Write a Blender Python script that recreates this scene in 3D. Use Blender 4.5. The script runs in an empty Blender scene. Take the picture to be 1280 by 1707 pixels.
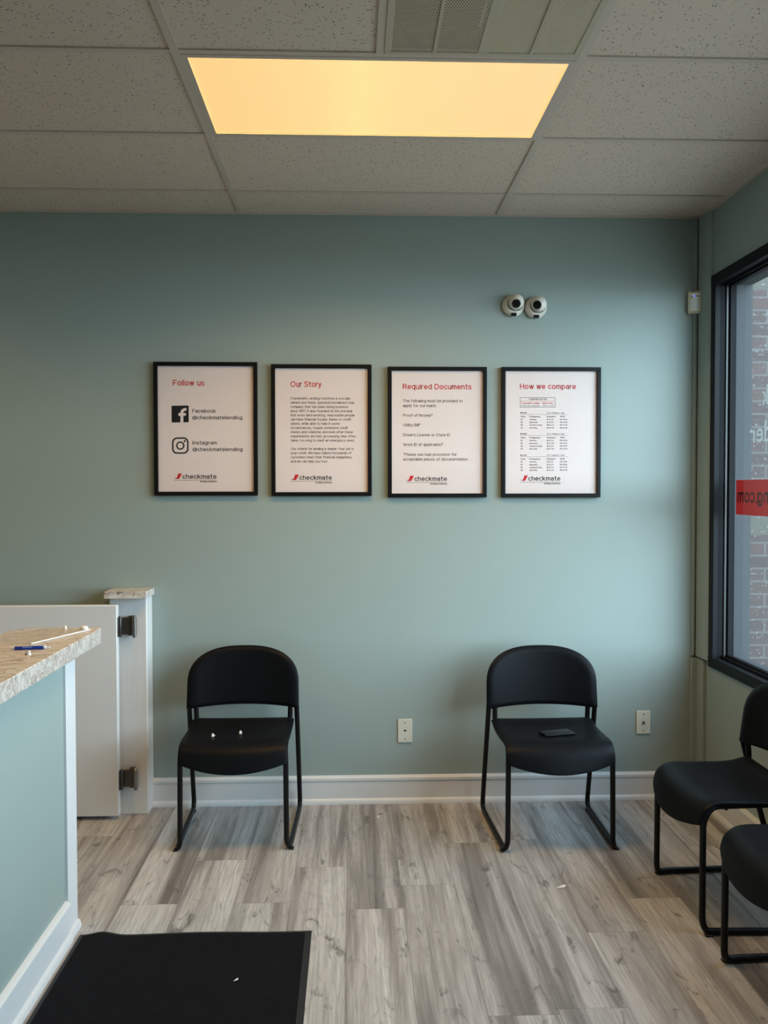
import bpy, bmesh, math, random
from mathutils import Vector, Matrix

random.seed(7)
scene = bpy.context.scene
COL = scene.collection
PI = math.pi

# ------------------------------------------------------------------ camera
H = 2.8075          # ceiling height
XR = 2.21           # right wall
cam_d = bpy.data.cameras.new('camera')
cam = bpy.data.objects.new('camera', cam_d)
COL.objects.link(cam)
cam_d.sensor_fit = 'HORIZONTAL'
cam_d.sensor_width = 36.0
cam_d.lens = 1450.87 / 1280.0 * 36.0
cam_d.clip_start = 0.05
fwd = Vector((0.036908, 0.998979, -0.026039)).normalized()
rgt = Vector((6.88768e-4, -2.5473e-5, -9.734e-7)).normalized()
upv = rgt.cross(fwd).normalized()
m = Matrix((rgt, upv, -fwd)).transposed().to_4x4()
m.translation = Vector((0.5222, -4.1588, 1.509))
cam.matrix_world = m
scene.camera = cam

# ------------------------------------------------------------------ light and exposure
SKY_STRENGTH = 17.5
HORIZON = (0.66, 0.85, 1.0)
MIDSKY = (0.34, 0.42, 0.50)
ZENITH = (0.16, 0.24, 0.34)
PANEL_STRENGTH = 0.75
LAMP_WATTS = 22.0
scene.view_settings.view_transform = 'Standard'
scene.view_settings.look = 'None'
scene.view_settings.gamma = 1.0
scene.view_settings.use_curve_mapping = False
scene.view_settings.exposure = 0.0
world = bpy.data.worlds.new('sky')
scene.world = world
world.use_nodes = True
wn = world.node_tree
wn.nodes.clear()
w_out = wn.nodes.new('ShaderNodeOutputWorld')
w_bg = wn.nodes.new('ShaderNodeBackground')
w_bg.inputs['Strength'].default_value = SKY_STRENGTH
# hazy bright sky: strongest just above the horizon, bluer and dimmer overhead
w_tc = wn.nodes.new('ShaderNodeTexCoord')
w_sep = wn.nodes.new('ShaderNodeSeparateXYZ')
w_ramp = wn.nodes.new('ShaderNodeValToRGB')
wn.links.new(w_tc.outputs['Generated'], w_sep.inputs[0])
wn.links.new(w_sep.outputs[2], w_ramp.inputs[0])
els = w_ramp.color_ramp.elements
for p, c in ((0.0, HORIZON), (0.22, HORIZON), (0.45, MIDSKY), (1.0, ZENITH)):
    e = els[0] if p == 0.0 else (els[1] if p == 1.0 else els.new(p))
    e.position = p
    e.color = (*c, 1)
wn.links.new(w_ramp.outputs[0], w_bg.inputs['Color'])
wn.links.new(w_bg.outputs[0], w_out.inputs[0])
scene.cycles.max_bounces = 10
scene.cycles.diffuse_bounces = 6
scene.cycles.transparent_max_bounces = 12
scene.cycles.use_denoising = True
scene.cycles.denoising_prefilter = 'NONE'
scene.cycles.caustics_reflective = False
scene.cycles.caustics_refractive = False


def portal(name, loc, rot, sx, sy):
    d = bpy.data.lights.new(name, 'AREA')
    d.shape = 'RECTANGLE'
    d.size = sx
    d.size_y = sy
    d.cycles.is_portal = True
    o = bpy.data.objects.new(name, d)
    o.location = loc
    o.rotation_euler = rot
    COL.objects.link(o)


WIN_Y0, WIN_Y1 = -0.135, -3.35      # far and near end of the side window
WIN_Z0, WIN_Z1 = 0.675, 2.50
portal('window_daylight', (2.42, (WIN_Y0 + WIN_Y1) / 2, (WIN_Z0 + WIN_Z1) / 2), (0, PI / 2, 0), WIN_Z1 - WIN_Z0, WIN_Y0 - WIN_Y1)
FR_Y = -5.4


# ------------------------------------------------------------------ materials
def new_mat(name):
    mt = bpy.data.materials.new(name)
    mt.use_nodes = True
    nt = mt.node_tree
    b = nt.nodes['Principled BSDF']
    return mt, nt, b


def simple(name, col, rough=0.5, metal=0.0, spec=0.5, emit=None, estr=0.0):
    mt, nt, b = new_mat(name)
    b.inputs['Base Color'].default_value = (*col, 1)
    b.inputs['Roughness'].default_value = rough
    b.inputs['Metallic'].default_value = metal
    b.inputs['Specular IOR Level'].default_value = spec
    if emit:
        b.inputs['Emission Color'].default_value = (*emit, 1)
        b.inputs['Emission Strength'].default_value = estr
    return mt


class NT:
    """small node helper"""
    def __init__(s, nt):
        s.nt = nt

    def n(s, t, **kw):
        nd = s.nt.nodes.new(t)
        for k, v in kw.items():
            setattr(nd, k, v)
        return nd

    def put(s, sock, v):
        if hasattr(v, 'is_linked') or isinstance(v, bpy.types.NodeSocket):
            s.nt.links.new(v, sock)
        else:
            sock.default_value = v

    def math(s, op, a, b=0.0, c=None):
        nd = s.n('ShaderNodeMath', operation=op)
        s.put(nd.inputs[0], a)
        s.put(nd.inputs[1], b)
        if c is not None:
            s.put(nd.inputs[2], c)
        return nd.outputs[0]

    def coord(s, which='Object'):
        return s.n('ShaderNodeTexCoord').outputs[which]

    def mapping(s, vec, scale=(1, 1, 1), loc=(0, 0, 0), rot=(0, 0, 0)):
        nd = s.n('ShaderNodeMapping')
        s.put(nd.inputs['Vector'], vec)
        nd.inputs['Scale'].default_value = scale
        nd.inputs['Location'].default_value = loc
        nd.inputs['Rotation'].default_value = rot
        return nd.outputs[0]

    def noise(s, vec, scale=1.0, detail=2.0, rough=0.5, dist=0.0, out='Fac'):
        nd = s.n('ShaderNodeTexNoise')
        s.put(nd.inputs['Vector'], vec)
        nd.inputs['Scale'].default_value = scale
        nd.inputs['Detail'].default_value = detail
        nd.inputs['Roughness'].default_value = rough
        nd.inputs['Distortion'].default_value = dist
        return nd.outputs[out]

    def ramp(s, fac, stops, interp='LINEAR'):
        nd = s.n('ShaderNodeValToRGB')
        s.put(nd.inputs[0], fac)
        cr = nd.color_ramp
        cr.interpolation = interp
        while len(cr.elements) < len(stops):
            cr.elements.new(0.5)
        for e, (p, c) in zip(cr.elements, stops):
            e.position = p
            e.color = (*c, 1) if not isinstance(c, float) else (c, c, c, 1)
        return nd.outputs[0]

    def mix(s, fac, a, b, blend='MIX'):
        nd = s.n('ShaderNodeMix', data_type='RGBA', blend_type=blend)
        s.put(nd.inputs[0], fac)
        for k, v in ((6, a), (7, b)):
            if isinstance(v, tuple):
                nd.inputs[k].default_value = (*v, 1) if len(v) == 3 else v
            else:
                s.nt.links.new(v, nd.inputs[k])
        return nd.outputs[2]

    def bump(s, h, strength=0.2, dist=0.002):
        nd = s.n('ShaderNodeBump')
        nd.inputs['Strength'].default_value = strength
        nd.inputs['Distance'].default_value = dist
        s.put(nd.inputs['Height'], h)
        return nd.outputs[0]


def mat_wall():
    mt, nt, b = new_mat('sage_wall_paint')
    k = NT(nt)
    c = k.coord()
    n = k.noise(c, 2.2, 3)
    b.inputs['Base Color'].default_value = (0.255, 0.335, 0.305, 1)
    nt.links.new(k.mix(n, (0.275, 0.335, 0.312), (0.292, 0.352, 0.328)), b.inputs['Base Color'])
    b.inputs['Roughness'].default_value = 0.5
    b.inputs['Specular IOR Level'].default_value = 0.4
    nt.links.new(k.bump(k.noise(c, 260, 3), 0.10, 0.001), b.inputs['Normal'])
    return mt


def mat_floor():
    mt, nt, b = new_mat('grey_oak_vinyl_plank')
    k = NT(nt)
    at = k.n('ShaderNodeAttribute', attribute_name='plank')
    rnd = at.outputs['Fac']
    uv = k.n('ShaderNodeUVMap', uv_map='plank_uv').outputs[0]   # metres inside the plank, x across, y along
    sp = k.n('ShaderNodeSeparateXYZ')
    nt.links.new(uv, sp.inputs[0])

    def vec(sx, sy, q):
        cb = k.n('ShaderNodeCombineXYZ')
        k.put(cb.inputs[0], k.math('MULTIPLY', sp.outputs[0], sx))
        k.put(cb.inputs[1], k.math('MULTIPLY', sp.outputs[1], sy))
        k.put(cb.inputs[2], k.math('MULTIPLY', rnd, q))
        return cb.outputs[0]
    streak = k.noise(vec(14, 0.6, 131.0), 1, 8, 0.66, 0.8)
    broad = k.noise(vec(8.5, 0.32, 173.0), 1, 3, 0.5, 0.5)
    streak = k.math('ADD', k.math('MULTIPLY', streak, 0.5), k.math('MULTIPLY', broad, 0.5))
    fine = k.noise(vec(120, 5, 77.0), 1, 4, 0.65, 0.3)
    smear = k.noise(vec(14, 5.5, 211.0), 1, 6, 0.68, 1.0)
    cath = k.noise(vec(7, 0.9, 57.0), 1, 2, 0.5, 0.6)
    rings = k.math('FRACT', k.math('MULTIPLY', cath, 15.0))
    base = k.ramp(streak, [(0.37, (0.13, 0.120, 0.113)), (0.44, (0.255, 0.235, 0.222)), (0.49, (0.43, 0.406, 0.39)), (0.58, (0.57, 0.55, 0.533))])
    tone = k.ramp(rnd, [(0.0, (0.80, 0.79, 0.78)), (1.0, (1.0, 1.0, 1.0))])
    c1 = k.mix(1.0, base, tone, 'MULTIPLY')
    c2 = k.mix(k.ramp(fine, [(0.38, 0.50), (0.58, 0.0)]), c1, (0.22, 0.205, 0.19))
    c3 = k.mix(k.ramp(rings, [(0.0, 0.22), (0.16, 0.0), (0.9, 0.0), (1.0, 0.22)]), c2, (0.2, 0.185, 0.17))
    c4 = k.mix(k.ramp(smear, [(0.58, 0.0), (0.68, 0.85)]), c3, (0.105, 0.097, 0.09))
    # plank seams
    w, l = 0.205, 1.22
    ex = k.math('MINIMUM', sp.outputs[0], k.math('SUBTRACT', w, sp.outputs[0]))
    ey = k.math('MINIMUM', sp.outputs[1], k.math('SUBTRACT', l, sp.outputs[1]))
    edge = k.math('LESS_THAN', k.math('MINIMUM', ex, ey), 0.0009)
    c5 = k.mix(k.math('MULTIPLY', edge, 0.55), c4, (0.08, 0.075, 0.07))
    nt.links.new(c5, b.inputs['Base Color'])
    nt.links.new(k.ramp(fine, [(0.3, 0.50), (0.7, 0.40)]), b.inputs['Roughness'])
    b.inputs['Specular IOR Level'].default_value = 0.4
    nt.links.new(k.bump(fine, 0.12, 0.001), b.inputs['Normal'])
    return mt


def mat_ceiling_tile():
    mt, nt, b = new_mat('fissured_ceiling_tile')
    k = NT(nt)
    c = k.coord()
    wob = k.noise(c, 40, 2, out='Color')
    v = k.mix(0.012, c, wob, 'ADD')
    vo = k.n('ShaderNodeTexVoronoi', feature='F1')
    nt.links.new(v, vo.inputs['Vector'])
    vo.inputs['Scale'].default_value = 95
    sepc = k.n('ShaderNodeSeparateColor')
    nt.links.new(vo.outputs['Color'], sepc.inputs[0])
    r = k.math('MULTIPLY', k.math('GREATER_THAN', sepc.outputs[0], 0.45), k.math('MULTIPLY', sepc.outputs[1], 0.30))
    d1 = k.math('LESS_THAN', vo.outputs['Distance'], r)
    # long fissures
    vo2 = k.n('ShaderNodeTexVoronoi', feature='F1')
    nt.links.new(k.mapping(v, (1.0, 2.6, 1), rot=(0, 0, 0.5)), vo2.inputs['Vector'])
    vo2.inputs['Scale'].default_value = 48
    sep2 = k.n('ShaderNodeSeparateColor')
    nt.links.new(vo2.outputs['Color'], sep2.inputs[0])
    d2 = k.math('LESS_THAN', vo2.outputs['Distance'], k.math('MULTIPLY', k.math('GREATER_THAN', sep2.outputs[0], 0.5), 0.19))
    dd = k.math('MAXIMUM', d1, d2)
    n = k.noise(c, 300, 3)
    base = k.mix(n, (0.60, 0.505, 0.42), (0.67, 0.57, 0.48))
    nt.links.new(k.mix(k.math('MULTIPLY', dd, 0.85), base, (0.10, 0.09, 0.07)), b.inputs['Base Color'])
    b.inputs['Roughness'].default_value = 0.9
    b.inputs['Specular IOR Level'].default_value = 0.1
    nt.links.new(k.bump(k.math('SUBTRACT', k.math('MULTIPLY', n, 0.3), dd), 0.35, 0.002), b.inputs['Normal'])
    return mt


def mat_stone():
    mt, nt, b = new_mat('cream_veined_laminate')
    k = NT(nt)
    c = k.coord()
    n1 = k.noise(k.mapping(c, (8, 16, 16), rot=(0, 0, 0.35)), 1, 6, 0.65, 1.6)
    n2 = k.noise(k.mapping(c, (26, 55, 40), rot=(0, 0, 0.3)), 1, 5, 0.6, 1.0)
    n3 = k.noise(c, 150, 2)
    base = k.mix(n3, (0.60, 0.56, 0.52), (0.71, 0.675, 0.635))
    v1 = k.ramp(n1, [(0.43, 0.0), (0.50, 0.75), (0.57, 0.0)])
    c1 = k.mix(v1, base, (0.36, 0.29, 0.23))
    v2 = k.ramp(n2, [(0.57, 0.0), (0.66, 0.85)])
    c2 = k.mix(v2, c1, (0.16, 0.125, 0.10))
    nt.links.new(c2, b.inputs['Base Color'])
    b.inputs['Roughness'].default_value = 0.35
    return mt


def mat_white_wood():
    mt, nt, b = new_mat('white_painted_wood')
    k = NT(nt)
    n = k.noise(k.mapping(k.coord(), (110, 60, 2.5)), 1, 4, 0.6, 0.8)
    nt.links.new(k.mix(n, (0.58, 0.57, 0.55), (0.72, 0.71, 0.69)), b.inputs['Base Color'])
    b.inputs['Roughness'].default_value = 0.5
    nt.links.new(k.bump(n, 0.35, 0.002), b.inputs['Normal'])
    return mt


def mat_mat():
    mt, nt, b = new_mat('black_carpet_pile')
    k = NT(nt)
    c = k.coord()
    n = k.noise(c, 420, 3, 0.7)
    n2 = k.noise(c, 14, 3, 0.6)
    col = k.mix(n, (0.004, 0.004, 0.005), (0.016, 0.016, 0.018))
    col = k.mix(k.math('MULTIPLY', n2, 0.3), col, (0.02, 0.021, 0.024))
    speck = k.math('GREATER_THAN', k.noise(c, 260, 1), 0.80)
    nt.links.new(k.mix(k.math('MULTIPLY', speck, 0.5), col, (0.12, 0.12, 0.12)), b.inputs['Base Color'])
    b.inputs['Roughness'].default_value = 1.0
    b.inputs['Specular IOR Level'].default_value = 0.05
    nt.links.new(k.bump(n, 0.9, 0.004), b.inputs['Normal'])
    return mt


def mat_brick():
    mt, nt, b = new_mat('weathered_red_brick')
    k = NT(nt)
    c = k.coord()
    sp = k.n('ShaderNodeSeparateXYZ')
    nt.links.new(c, sp.inputs[0])
    cb = k.n('ShaderNodeCombineXYZ')
    k.put(cb.inputs[0], sp.outputs[0])
    k.put(cb.inputs[1], sp.outputs[2])
    br = k.n('ShaderNodeTexBrick', offset=0.5)
    nt.links.new(k.mapping(cb.outputs[0], (1, 1, 1), loc=(0.07, 0.012, 0)), br.inputs['Vector'])
    br.inputs['Color1'].default_value = (0.072, 0.046, 0.041, 1)
    br.inputs['Color2'].default_value = (0.046, 0.034, 0.032, 1)
    br.inputs['Mortar'].default_value = (0.10, 0.097, 0.09, 1)
    br.inputs['Scale'].default_value = 1.0
    br.inputs['Mortar Size'].default_value = 0.005
    br.inputs['Brick Width'].default_value = 0.215
    br.inputs['Row Height'].default_value = 0.0685
    n = k.noise(c, 30, 4, 0.6)
    c1 = k.mix(k.math('MULTIPLY', n, 0.5), br.outputs['Color'], (0.10, 0.07, 0.065))
    # pale stone course and lime bloom near the top
    z = sp.outputs[2]
    band = k.math('MULTIPLY', k.math('GREATER_THAN', z, 1.262), k.math('LESS_THAN', z, 1.358))
    band2 = k.math('GREATER_THAN', z, 2.56)
    c2 = k.mix(k.math('MAXIMUM', band, band2), c1, (0.085, 0.078, 0.064))
    bloomn = k.noise(k.mapping(c, (9, 9, 30)), 1, 4, 0.6)
    hi = k.ramp(z, [(0.0, 0.0), (1.0, 1.0)])
    bl = k.math('MULTIPLY', k.ramp(bloomn, [(0.58, 0.0), (0.64, 1.0)]), k.math('GREATER_THAN', z, 2.15))
    c3 = k.mix(k.math('MULTIPLY', bl, 0.8), c2, (0.13, 0.127, 0.115))
    speck = k.math('GREATER_THAN', k.noise(c, 62, 2, 0.6), 0.655)
    c4 = k.mix(k.math('MULTIPLY', speck, 0.8), c3, (0.17, 0.17, 0.17))
    nt.links.new(c4, b.inputs['Base Color'])
    b.inputs['Roughness'].default_value = 0.9
    nt.links.new(k.bump(br.outputs['Fac'], -0.6, 0.004), b.inputs['Normal'])
    return mt


def mat_glass(name, ior=1.5, rough=0.0, tint=(1, 1, 1), boost=1.0, haze=0.0):
    mt = bpy.data.materials.new(name)
    mt.use_nodes = True
    nt = mt.node_tree
    nt.nodes.clear()
    k = NT(nt)
    out = k.n('ShaderNodeOutputMaterial')
    tr = k.n('ShaderNodeBsdfTransparent')
    tr.inputs[0].default_value = (*tint, 1)
    gl = k.n('ShaderNodeBsdfGlossy')
    gl.inputs['Roughness'].default_value = rough
    fr = k.n('ShaderNodeFresnel')
    fr.inputs[0].default_value = ior
    mx = k.n('ShaderNodeMixShader')
    front = k.math('SUBTRACT', 1.0, k.n('ShaderNodeNewGeometry').outputs['Backfacing'])
    k.put(mx.inputs[0], k.math('MULTIPLY', k.math('MULTIPLY', fr.outputs[0], boost), front))
    if haze:
        df = k.n('ShaderNodeBsdfDiffuse')
        df.inputs[0].default_value = (.85, .84, .82, 1)
        mh = k.n('ShaderNodeMixShader')
        mh.inputs[0].default_value = haze
        nt.links.new(tr.outputs[0], mh.inputs[1])
        nt.links.new(df.outputs[0], mh.inputs[2])
        nt.links.new(mh.outputs[0], mx.inputs[1])
    else:
        nt.links.new(tr.outputs[0], mx.inputs[1])
    nt.links.new(gl.outputs[0], mx.inputs[2])
    nt.links.new(mx.outputs[0], out.inputs[0])
    return mt


def mat_film():
    mt = bpy.data.materials.new('red_vinyl_film')
    mt.use_nodes = True
    nt = mt.node_tree
    nt.nodes.clear()
    k = NT(nt)
    out = k.n('ShaderNodeOutputMaterial')
    d = k.n('ShaderNodeBsdfDiffuse')
    d.inputs[0].default_value = (0.66, 0.12, 0.13, 1)
    t = k.n('ShaderNodeBsdfTranslucent')
    t.inputs[0].default_value = (0.42, 0.06, 0.07, 1)
    p = k.n('ShaderNodeBsdfTransparent')
    p.inputs[0].default_value = (0.55, 0.1, 0.1, 1)
    m1 = k.n('ShaderNodeMixShader')
    m1.inputs[0].default_value = 0.5
    nt.links.new(d.outputs[0], m1.inputs[1])
    nt.links.new(t.outputs[0], m1.inputs[2])
    m2 = k.n('ShaderNodeMixShader')
    m2.inputs[0].default_value = 0.12
    nt.links.new(m1.outputs[0], m2.inputs[1])
    nt.links.new(p.outputs[0], m2.inputs[2])
    nt.links.new(m2.outputs[0], out.inputs[0])
    return mt


def mat_letters():
    mt = bpy.data.materials.new('white_vinyl_lettering')
    mt.use_nodes = True
    nt = mt.node_tree
    nt.nodes.clear()
    k = NT(nt)
    out = k.n('ShaderNodeOutputMaterial')
    d = k.n('ShaderNodeBsdfDiffuse')
    d.inputs[0].default_value = (0.6, 0.62, 0.6, 1)
    t = k.n('ShaderNodeBsdfTranslucent')
    t.inputs[0].default_value = (0.17, 0.18, 0.175, 1)
    m1 = k.n('ShaderNodeMixShader')
    m1.inputs[0].default_value = 0.6
    nt.links.new(d.outputs[0], m1.inputs[1])
    nt.links.new(t.outputs[0], m1.inputs[2])
    nt.links.new(m1.outputs[0], out.inputs[0])
    return mt


def mat_perforated(name, col):
    mt, nt, b = new_mat(name)
    k = NT(nt)
    c = k.coord()
    sp = k.n('ShaderNodeSeparateXYZ')
    nt.links.new(c, sp.inputs[0])
    P = 0.0078
    rows = k.math('DIVIDE', sp.outputs[1], P * 0.866)
    rf = k.math('FLOOR', rows)
    odd = k.math('MULTIPLY', k.math('MODULO', k.math('ABSOLUTE', rf), 2.0), 0.5)
    xs = k.math('ADD', k.math('DIVIDE', sp.outputs[0], P), odd)
    fx = k.math('SUBTRACT', k.math('FRACT', k.math('ADD', xs, 100.0)), 0.5)
    fy = k.math('MULTIPLY', k.math('SUBTRACT', k.math('FRACT', k.math('ADD', rows, 100.0)), 0.5), 0.866)
    d = k.math('SQRT', k.math('ADD', k.math('MULTIPLY', fx, fx), k.math('MULTIPLY', fy, fy)))
    hole = k.math('LESS_THAN', d, 0.29)
    b.inputs['Base Color'].default_value = (*col, 1)
    b.inputs['Roughness'].default_value = 0.5
    tr = k.n('ShaderNodeBsdfTransparent')
    mx = k.n('ShaderNodeMixShader')
    k.put(mx.inputs[0], hole)
    nt.links.new(b.outputs[0], mx.inputs[1])
    nt.links.new(tr.outputs[0], mx.inputs[2])
    nt.links.new(mx.outputs[0], nt.nodes['Material Output'].inputs[0])
    return mt


def mat_diffuser():
    mt, nt, b = new_mat('lit_acrylic_diffuser')
    k = NT(nt)
    c = k.coord()
    sp = k.n('ShaderNodeSeparateXYZ')
    nt.links.new(c, sp.inputs[0])
    # two tubes behind the sheet glow a little more around the middle of their length
    mid = k.math('ABSOLUTE', k.math('SUBTRACT', sp.outputs[0], 0.55))
    glow = k.ramp(mid, [(0.0, 1.0), (0.16, 0.45), (0.6, 0.0)])
    col = k.mix(glow, (1.05, 0.58, 0.13), (1.05, 0.74, 0.19))
    b.inputs['Base Color'].default_value = (0.8, 0.75, 0.65, 1)
    b.inputs['Roughness'].default_value = 0.4
    nt.links.new(col, b.inputs['Emission Color'])
    b.inputs['Emission Strength'].default_value = PANEL_STRENGTH
    return mt


M = dict(
    wall=mat_wall(), floor=mat_floor(), tile=mat_ceiling_tile(), stone=mat_stone(), wood=mat_white_wood(), carpet=mat_mat(), brick=mat_brick(),
    grid=simple('ceiling_grid_paint', (0.54, 0.46, 0.385), 0.5),
    trim=simple('white_trim_paint', (0.66, 0.66, 0.655), 0.38),
    plastic=simple('black_chair_plastic', (0.004, 0.0044, 0.0055), 0.46, 0, 0.11),
    tube=simple('black_powder_coat', (0.004, 0.004, 0.0045), 0.35, 0, 0.25),
    frame=simple('black_picture_frame', (0.006, 0.006, 0.0065), 0.4, 0, 0.15),
    paper=simple('white_poster_paper', (0.68, 0.585, 0.56), 0.6, 0, 0.2),
    ink=simple('black_ink', (0.012, 0.012, 0.014), 0.6, 0, 0.2),
    grey_ink=simple('grey_ink', (0.16, 0.16, 0.17), 0.6, 0, 0.2),
    red=simple('red_ink', (0.50, 0.022, 0.03), 0.6, 0, 0.2),
    pane=mat_glass('picture_glass', 1.5, .22, (1, 1, 1), .12),
    glass=mat_glass('window_glass', 1.5, 0.0, (0.93, 0.95, 0.94)),
    film=mat_film(),
    white_vinyl=mat_letters(),
    dark_red=simple('dark_red_vinyl', (0.03, 0.008, 0.012), 0.6),
    alum=simple('dark_bronze_aluminium', (0.006, 0.0065, 0.008), 0.5, 0, 0.15),
    alum_side=simple('grey_anodised_reveal', (0.009, 0.0095, 0.011), 0.6, 0, 0.08),
    bright=simple('bright_glazing_strip', (0.035, 0.036, 0.039), 0.4, 0.2),
    stucco=simple('grey_exterior_render', (0.042, 0.046, 0.05), 0.8),
    concrete=simple('outdoor_concrete', (0.42, 0.38, 0.32), 0.9),
    cream=simple('cream_plastic', (0.80, 0.73, 0.56), 0.4),
    lens_white=simple('milky_sensor_lens', (0.72, 0.72, 0.68), 0.3),
    cam_white=simple('camera_white_plastic', (0.66, 0.61, 0.53), 0.35),
    cam_black=simple('camera_black_window', (0.006, 0.006, 0.007), 0.3, 0, 0.2),
    cam_ring=simple('camera_dark_ring', (0.05, 0.05, 0.05), 0.3),
    led=simple('blue_led', (0.1, 0.1, 0.9), 0.4, emit=(0.12, 0.12, 1.0), estr=2.5),
    plate=simple('ivory_wall_plate', (0.60, 0.58, 0.48), 0.35),
    hole=simple('dark_hole_and_gap_shade', (0.004, 0.004, 0.004), 0.7),
    hinge=simple('antique_pewter', (0.10, 0.095, 0.085), 0.38, 0.7),
    hinge_pin=simple('worn_hinge_barrel', (0.24, 0.22, 0.20), 0.3, 0.85),
    vent=simple('beige_vent_enamel', (0.46, 0.41, 0.30), 0.45),
    perf=mat_perforated('beige_perforated_sheet', (0.54, 0.47, 0.34)),
    duct=simple('dark_duct_lining', (0.02, 0.018, 0.015), 0.9),
    filt=simple('pale_duct_filter', (0.85, 0.76, 0.56), 0.9),
    diffuser=mat_diffuser(),
    blue=simple('blue_pen_plastic', (0.012, 0.04, 0.30), 0.3),
    pen_white=simple('white_pen_plastic', (0.75, 0.76, 0.78), 0.3),
    white_bit=simple('white_plastic', (0.78, 0.77, 0.72), 0.4),
    screw=simple('grey_metal', (0.25, 0.24, 0.23), 0.35, 0.8),
    acrylic=mat_glass('clear_acrylic_sheet', 1.49, 0.05, (0.99, 0.985, 0.975), .6, .16),
    acrylic_edge=simple('pale_acrylic_edge', (0.80, 0.80, 0.78), 0.3),
    scrap=simple('white_paper_scrap', (0.8, 0.8, 0.78), 0.8),
    phone=simple('phone_black_case', (0.004, 0.004, 0.005), 0.45, 0, 0.2),
    screen=simple('phone_dark_screen', (0.004, 0.004, 0.005), 0.25, 0, 0.2),
    rubber=simple('black_rubber_border', (0.012, 0.012, 0.013), 0.6, 0, 0.3),
)


# ------------------------------------------------------------------ mesh helpers
class MB:
    def __init__(s):
        s.v, s.f, s.mi = [], [], []

    def add(s, vs, fs, mi=0, T=None):
        o = len(s.v)
        s.v += [tuple(T @ Vector(p)) if T else tuple(p) for p in vs]
        s.f += [tuple(i + o for i in f) for f in fs]
        s.mi += [mi] * len(fs)
        return s

    def box(s, x0, x1, y0, y1, z0, z1, mi=0, T=None):
        x0, x1 = sorted((x0, x1)); y0, y1 = sorted((y0, y1)); z0, z1 = sorted((z0, z1))
        vs = [(x0, y0, z0), (x1, y0, z0), (x1, y1, z0), (x0, y1, z0), (x0, y0, z1), (x1, y0, z1), (x1, y1, z1), (x0, y1, z1)]
        fs = [(0, 3, 2, 1), (4, 5, 6, 7), (0, 1, 5, 4), (1, 2, 6, 5), (2, 3, 7, 6), (3, 0, 4, 7)]
        return s.add(vs, fs, mi, T)

    def prism(s, poly, a0, a1, axis='z', mi=0, T=None):
        """polygon (counter-clockwise) extruded along axis; poly in (x,y) for z, (x,z) for y, (y,z) for x"""
        n = len(poly)
        def P(p, a):
            return {'z': (p[0], p[1], a), 'y': (p[0], a, p[1]), 'x': (a, p[0], p[1])}[axis]
        vs = [P(p, a0) for p in poly] + [P(p, a1) for p in poly]
        fs = [tuple(range(n))[::-1], tuple(range(n, 2 * n))] + [(i, (i + 1) % n, n + (i + 1) % n, n + i) for i in range(n)]
        return s.add(vs, fs, mi, T)

    def lathe(s, prof, n=32, mi=0, T=None):
        """profile of (r, z) spun about z"""
        vs, fs = [], []
        for r, z in prof:
            for i in range(n):
                a = 2 * PI * i / n
                vs.append((r * math.cos(a), r * math.sin(a), z))
        for j in range(len(prof) - 1):
            for i in range(n):
                k = (i + 1) % n
                fs.append((j * n + i, j * n + k, (j + 1) * n + k, (j + 1) * n + i))
        if prof[0][0] > 1e-6:
            fs.append(tuple(range(n))[::-1])
        if prof[-1][0] > 1e-6:
            q = (len(prof) - 1) * n
            fs.append(tuple(range(q, q + n)))
        return s.add(vs, fs, mi, T)

    def tube(s, pts, r, n=12, mi=0, T=None):
        pts = [Vector(p) for p in pts]
        vs, fs = [], []
        t = (pts[1] - pts[0]).normalized()
        ref = Vector((1, 0, 0)) if abs(t.x) < 0.9 else Vector((0, 1, 0))
        u = t.cross(ref).normalized()
        for i, p in enumerate(pts):
            if i == 0:
                t = (pts[1] - p).normalized()
            elif i == len(pts) - 1:
                t = (p - pts[i - 1]).normalized()
            else:
                t = ((pts[i + 1] - p).normalized() + (p - pts[i - 1]).normalized()).normalized()
            u = (u - t * u.dot(t)).normalized()
            w = t.cross(u)
            for k in range(n):
                a = 2 * PI * k / n
                vs.append(tuple(p + u * (r * math.cos(a)) + w * (r * math.sin(a))))
        for i in range(len(pts) - 1):
            for k in range(n):
                q = (k + 1) % n
                fs.append((i * n + k, i * n + q, (i + 1) * n + q, (i + 1) * n + k))
        fs.append(tuple(range(n))[::-1])
        q = (len(pts) - 1) * n
        fs.append(tuple(range(q, q + n)))
        return s.add(vs, fs, mi, T)

    def build(s, name, mats, parent=None, bevel=0.0, seg=2, smooth=40, loc=None):
        me = bpy.data.meshes.new(name)
        me.from_pydata(s.v, [], s.f)
        if not isinstance(mats, (list, tuple)):
            mats = [mats]
        for q in mats:
            me.materials.append(q)
        me.polygons.foreach_set('material_index', s.mi)
        bm = bmesh.new()
        bm.from_mesh(me)
        bmesh.ops.recalc_face_normals(bm, faces=bm.faces)
        bm.to_mesh(me)
        bm.free()
        if smooth:
            me.shade_smooth()
            me.set_sharp_from_angle(angle=math.radians(smooth))
        o = bpy.data.objects.new(name, me)
        COL.objects.link(o)
        if loc:
            o.location = loc
        if parent:
            o.parent = parent
        if bevel:
            b = o.modifiers.new('bevel', 'BEVEL')
            b.width = bevel
            b.segments = seg
            b.limit_method = 'ANGLE'
            b.angle_limit = math.radians(35)
            b.harden_normals = False
        return o


def tag(o, label, cat, group=None, kind=None):
    o['label'] = label
    o['category'] = cat
    if group:
        o['group'] = group
    if kind:
        o['kind'] = kind
    return o


def struct(o):
    o['kind'] = 'structure'
    return o


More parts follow.
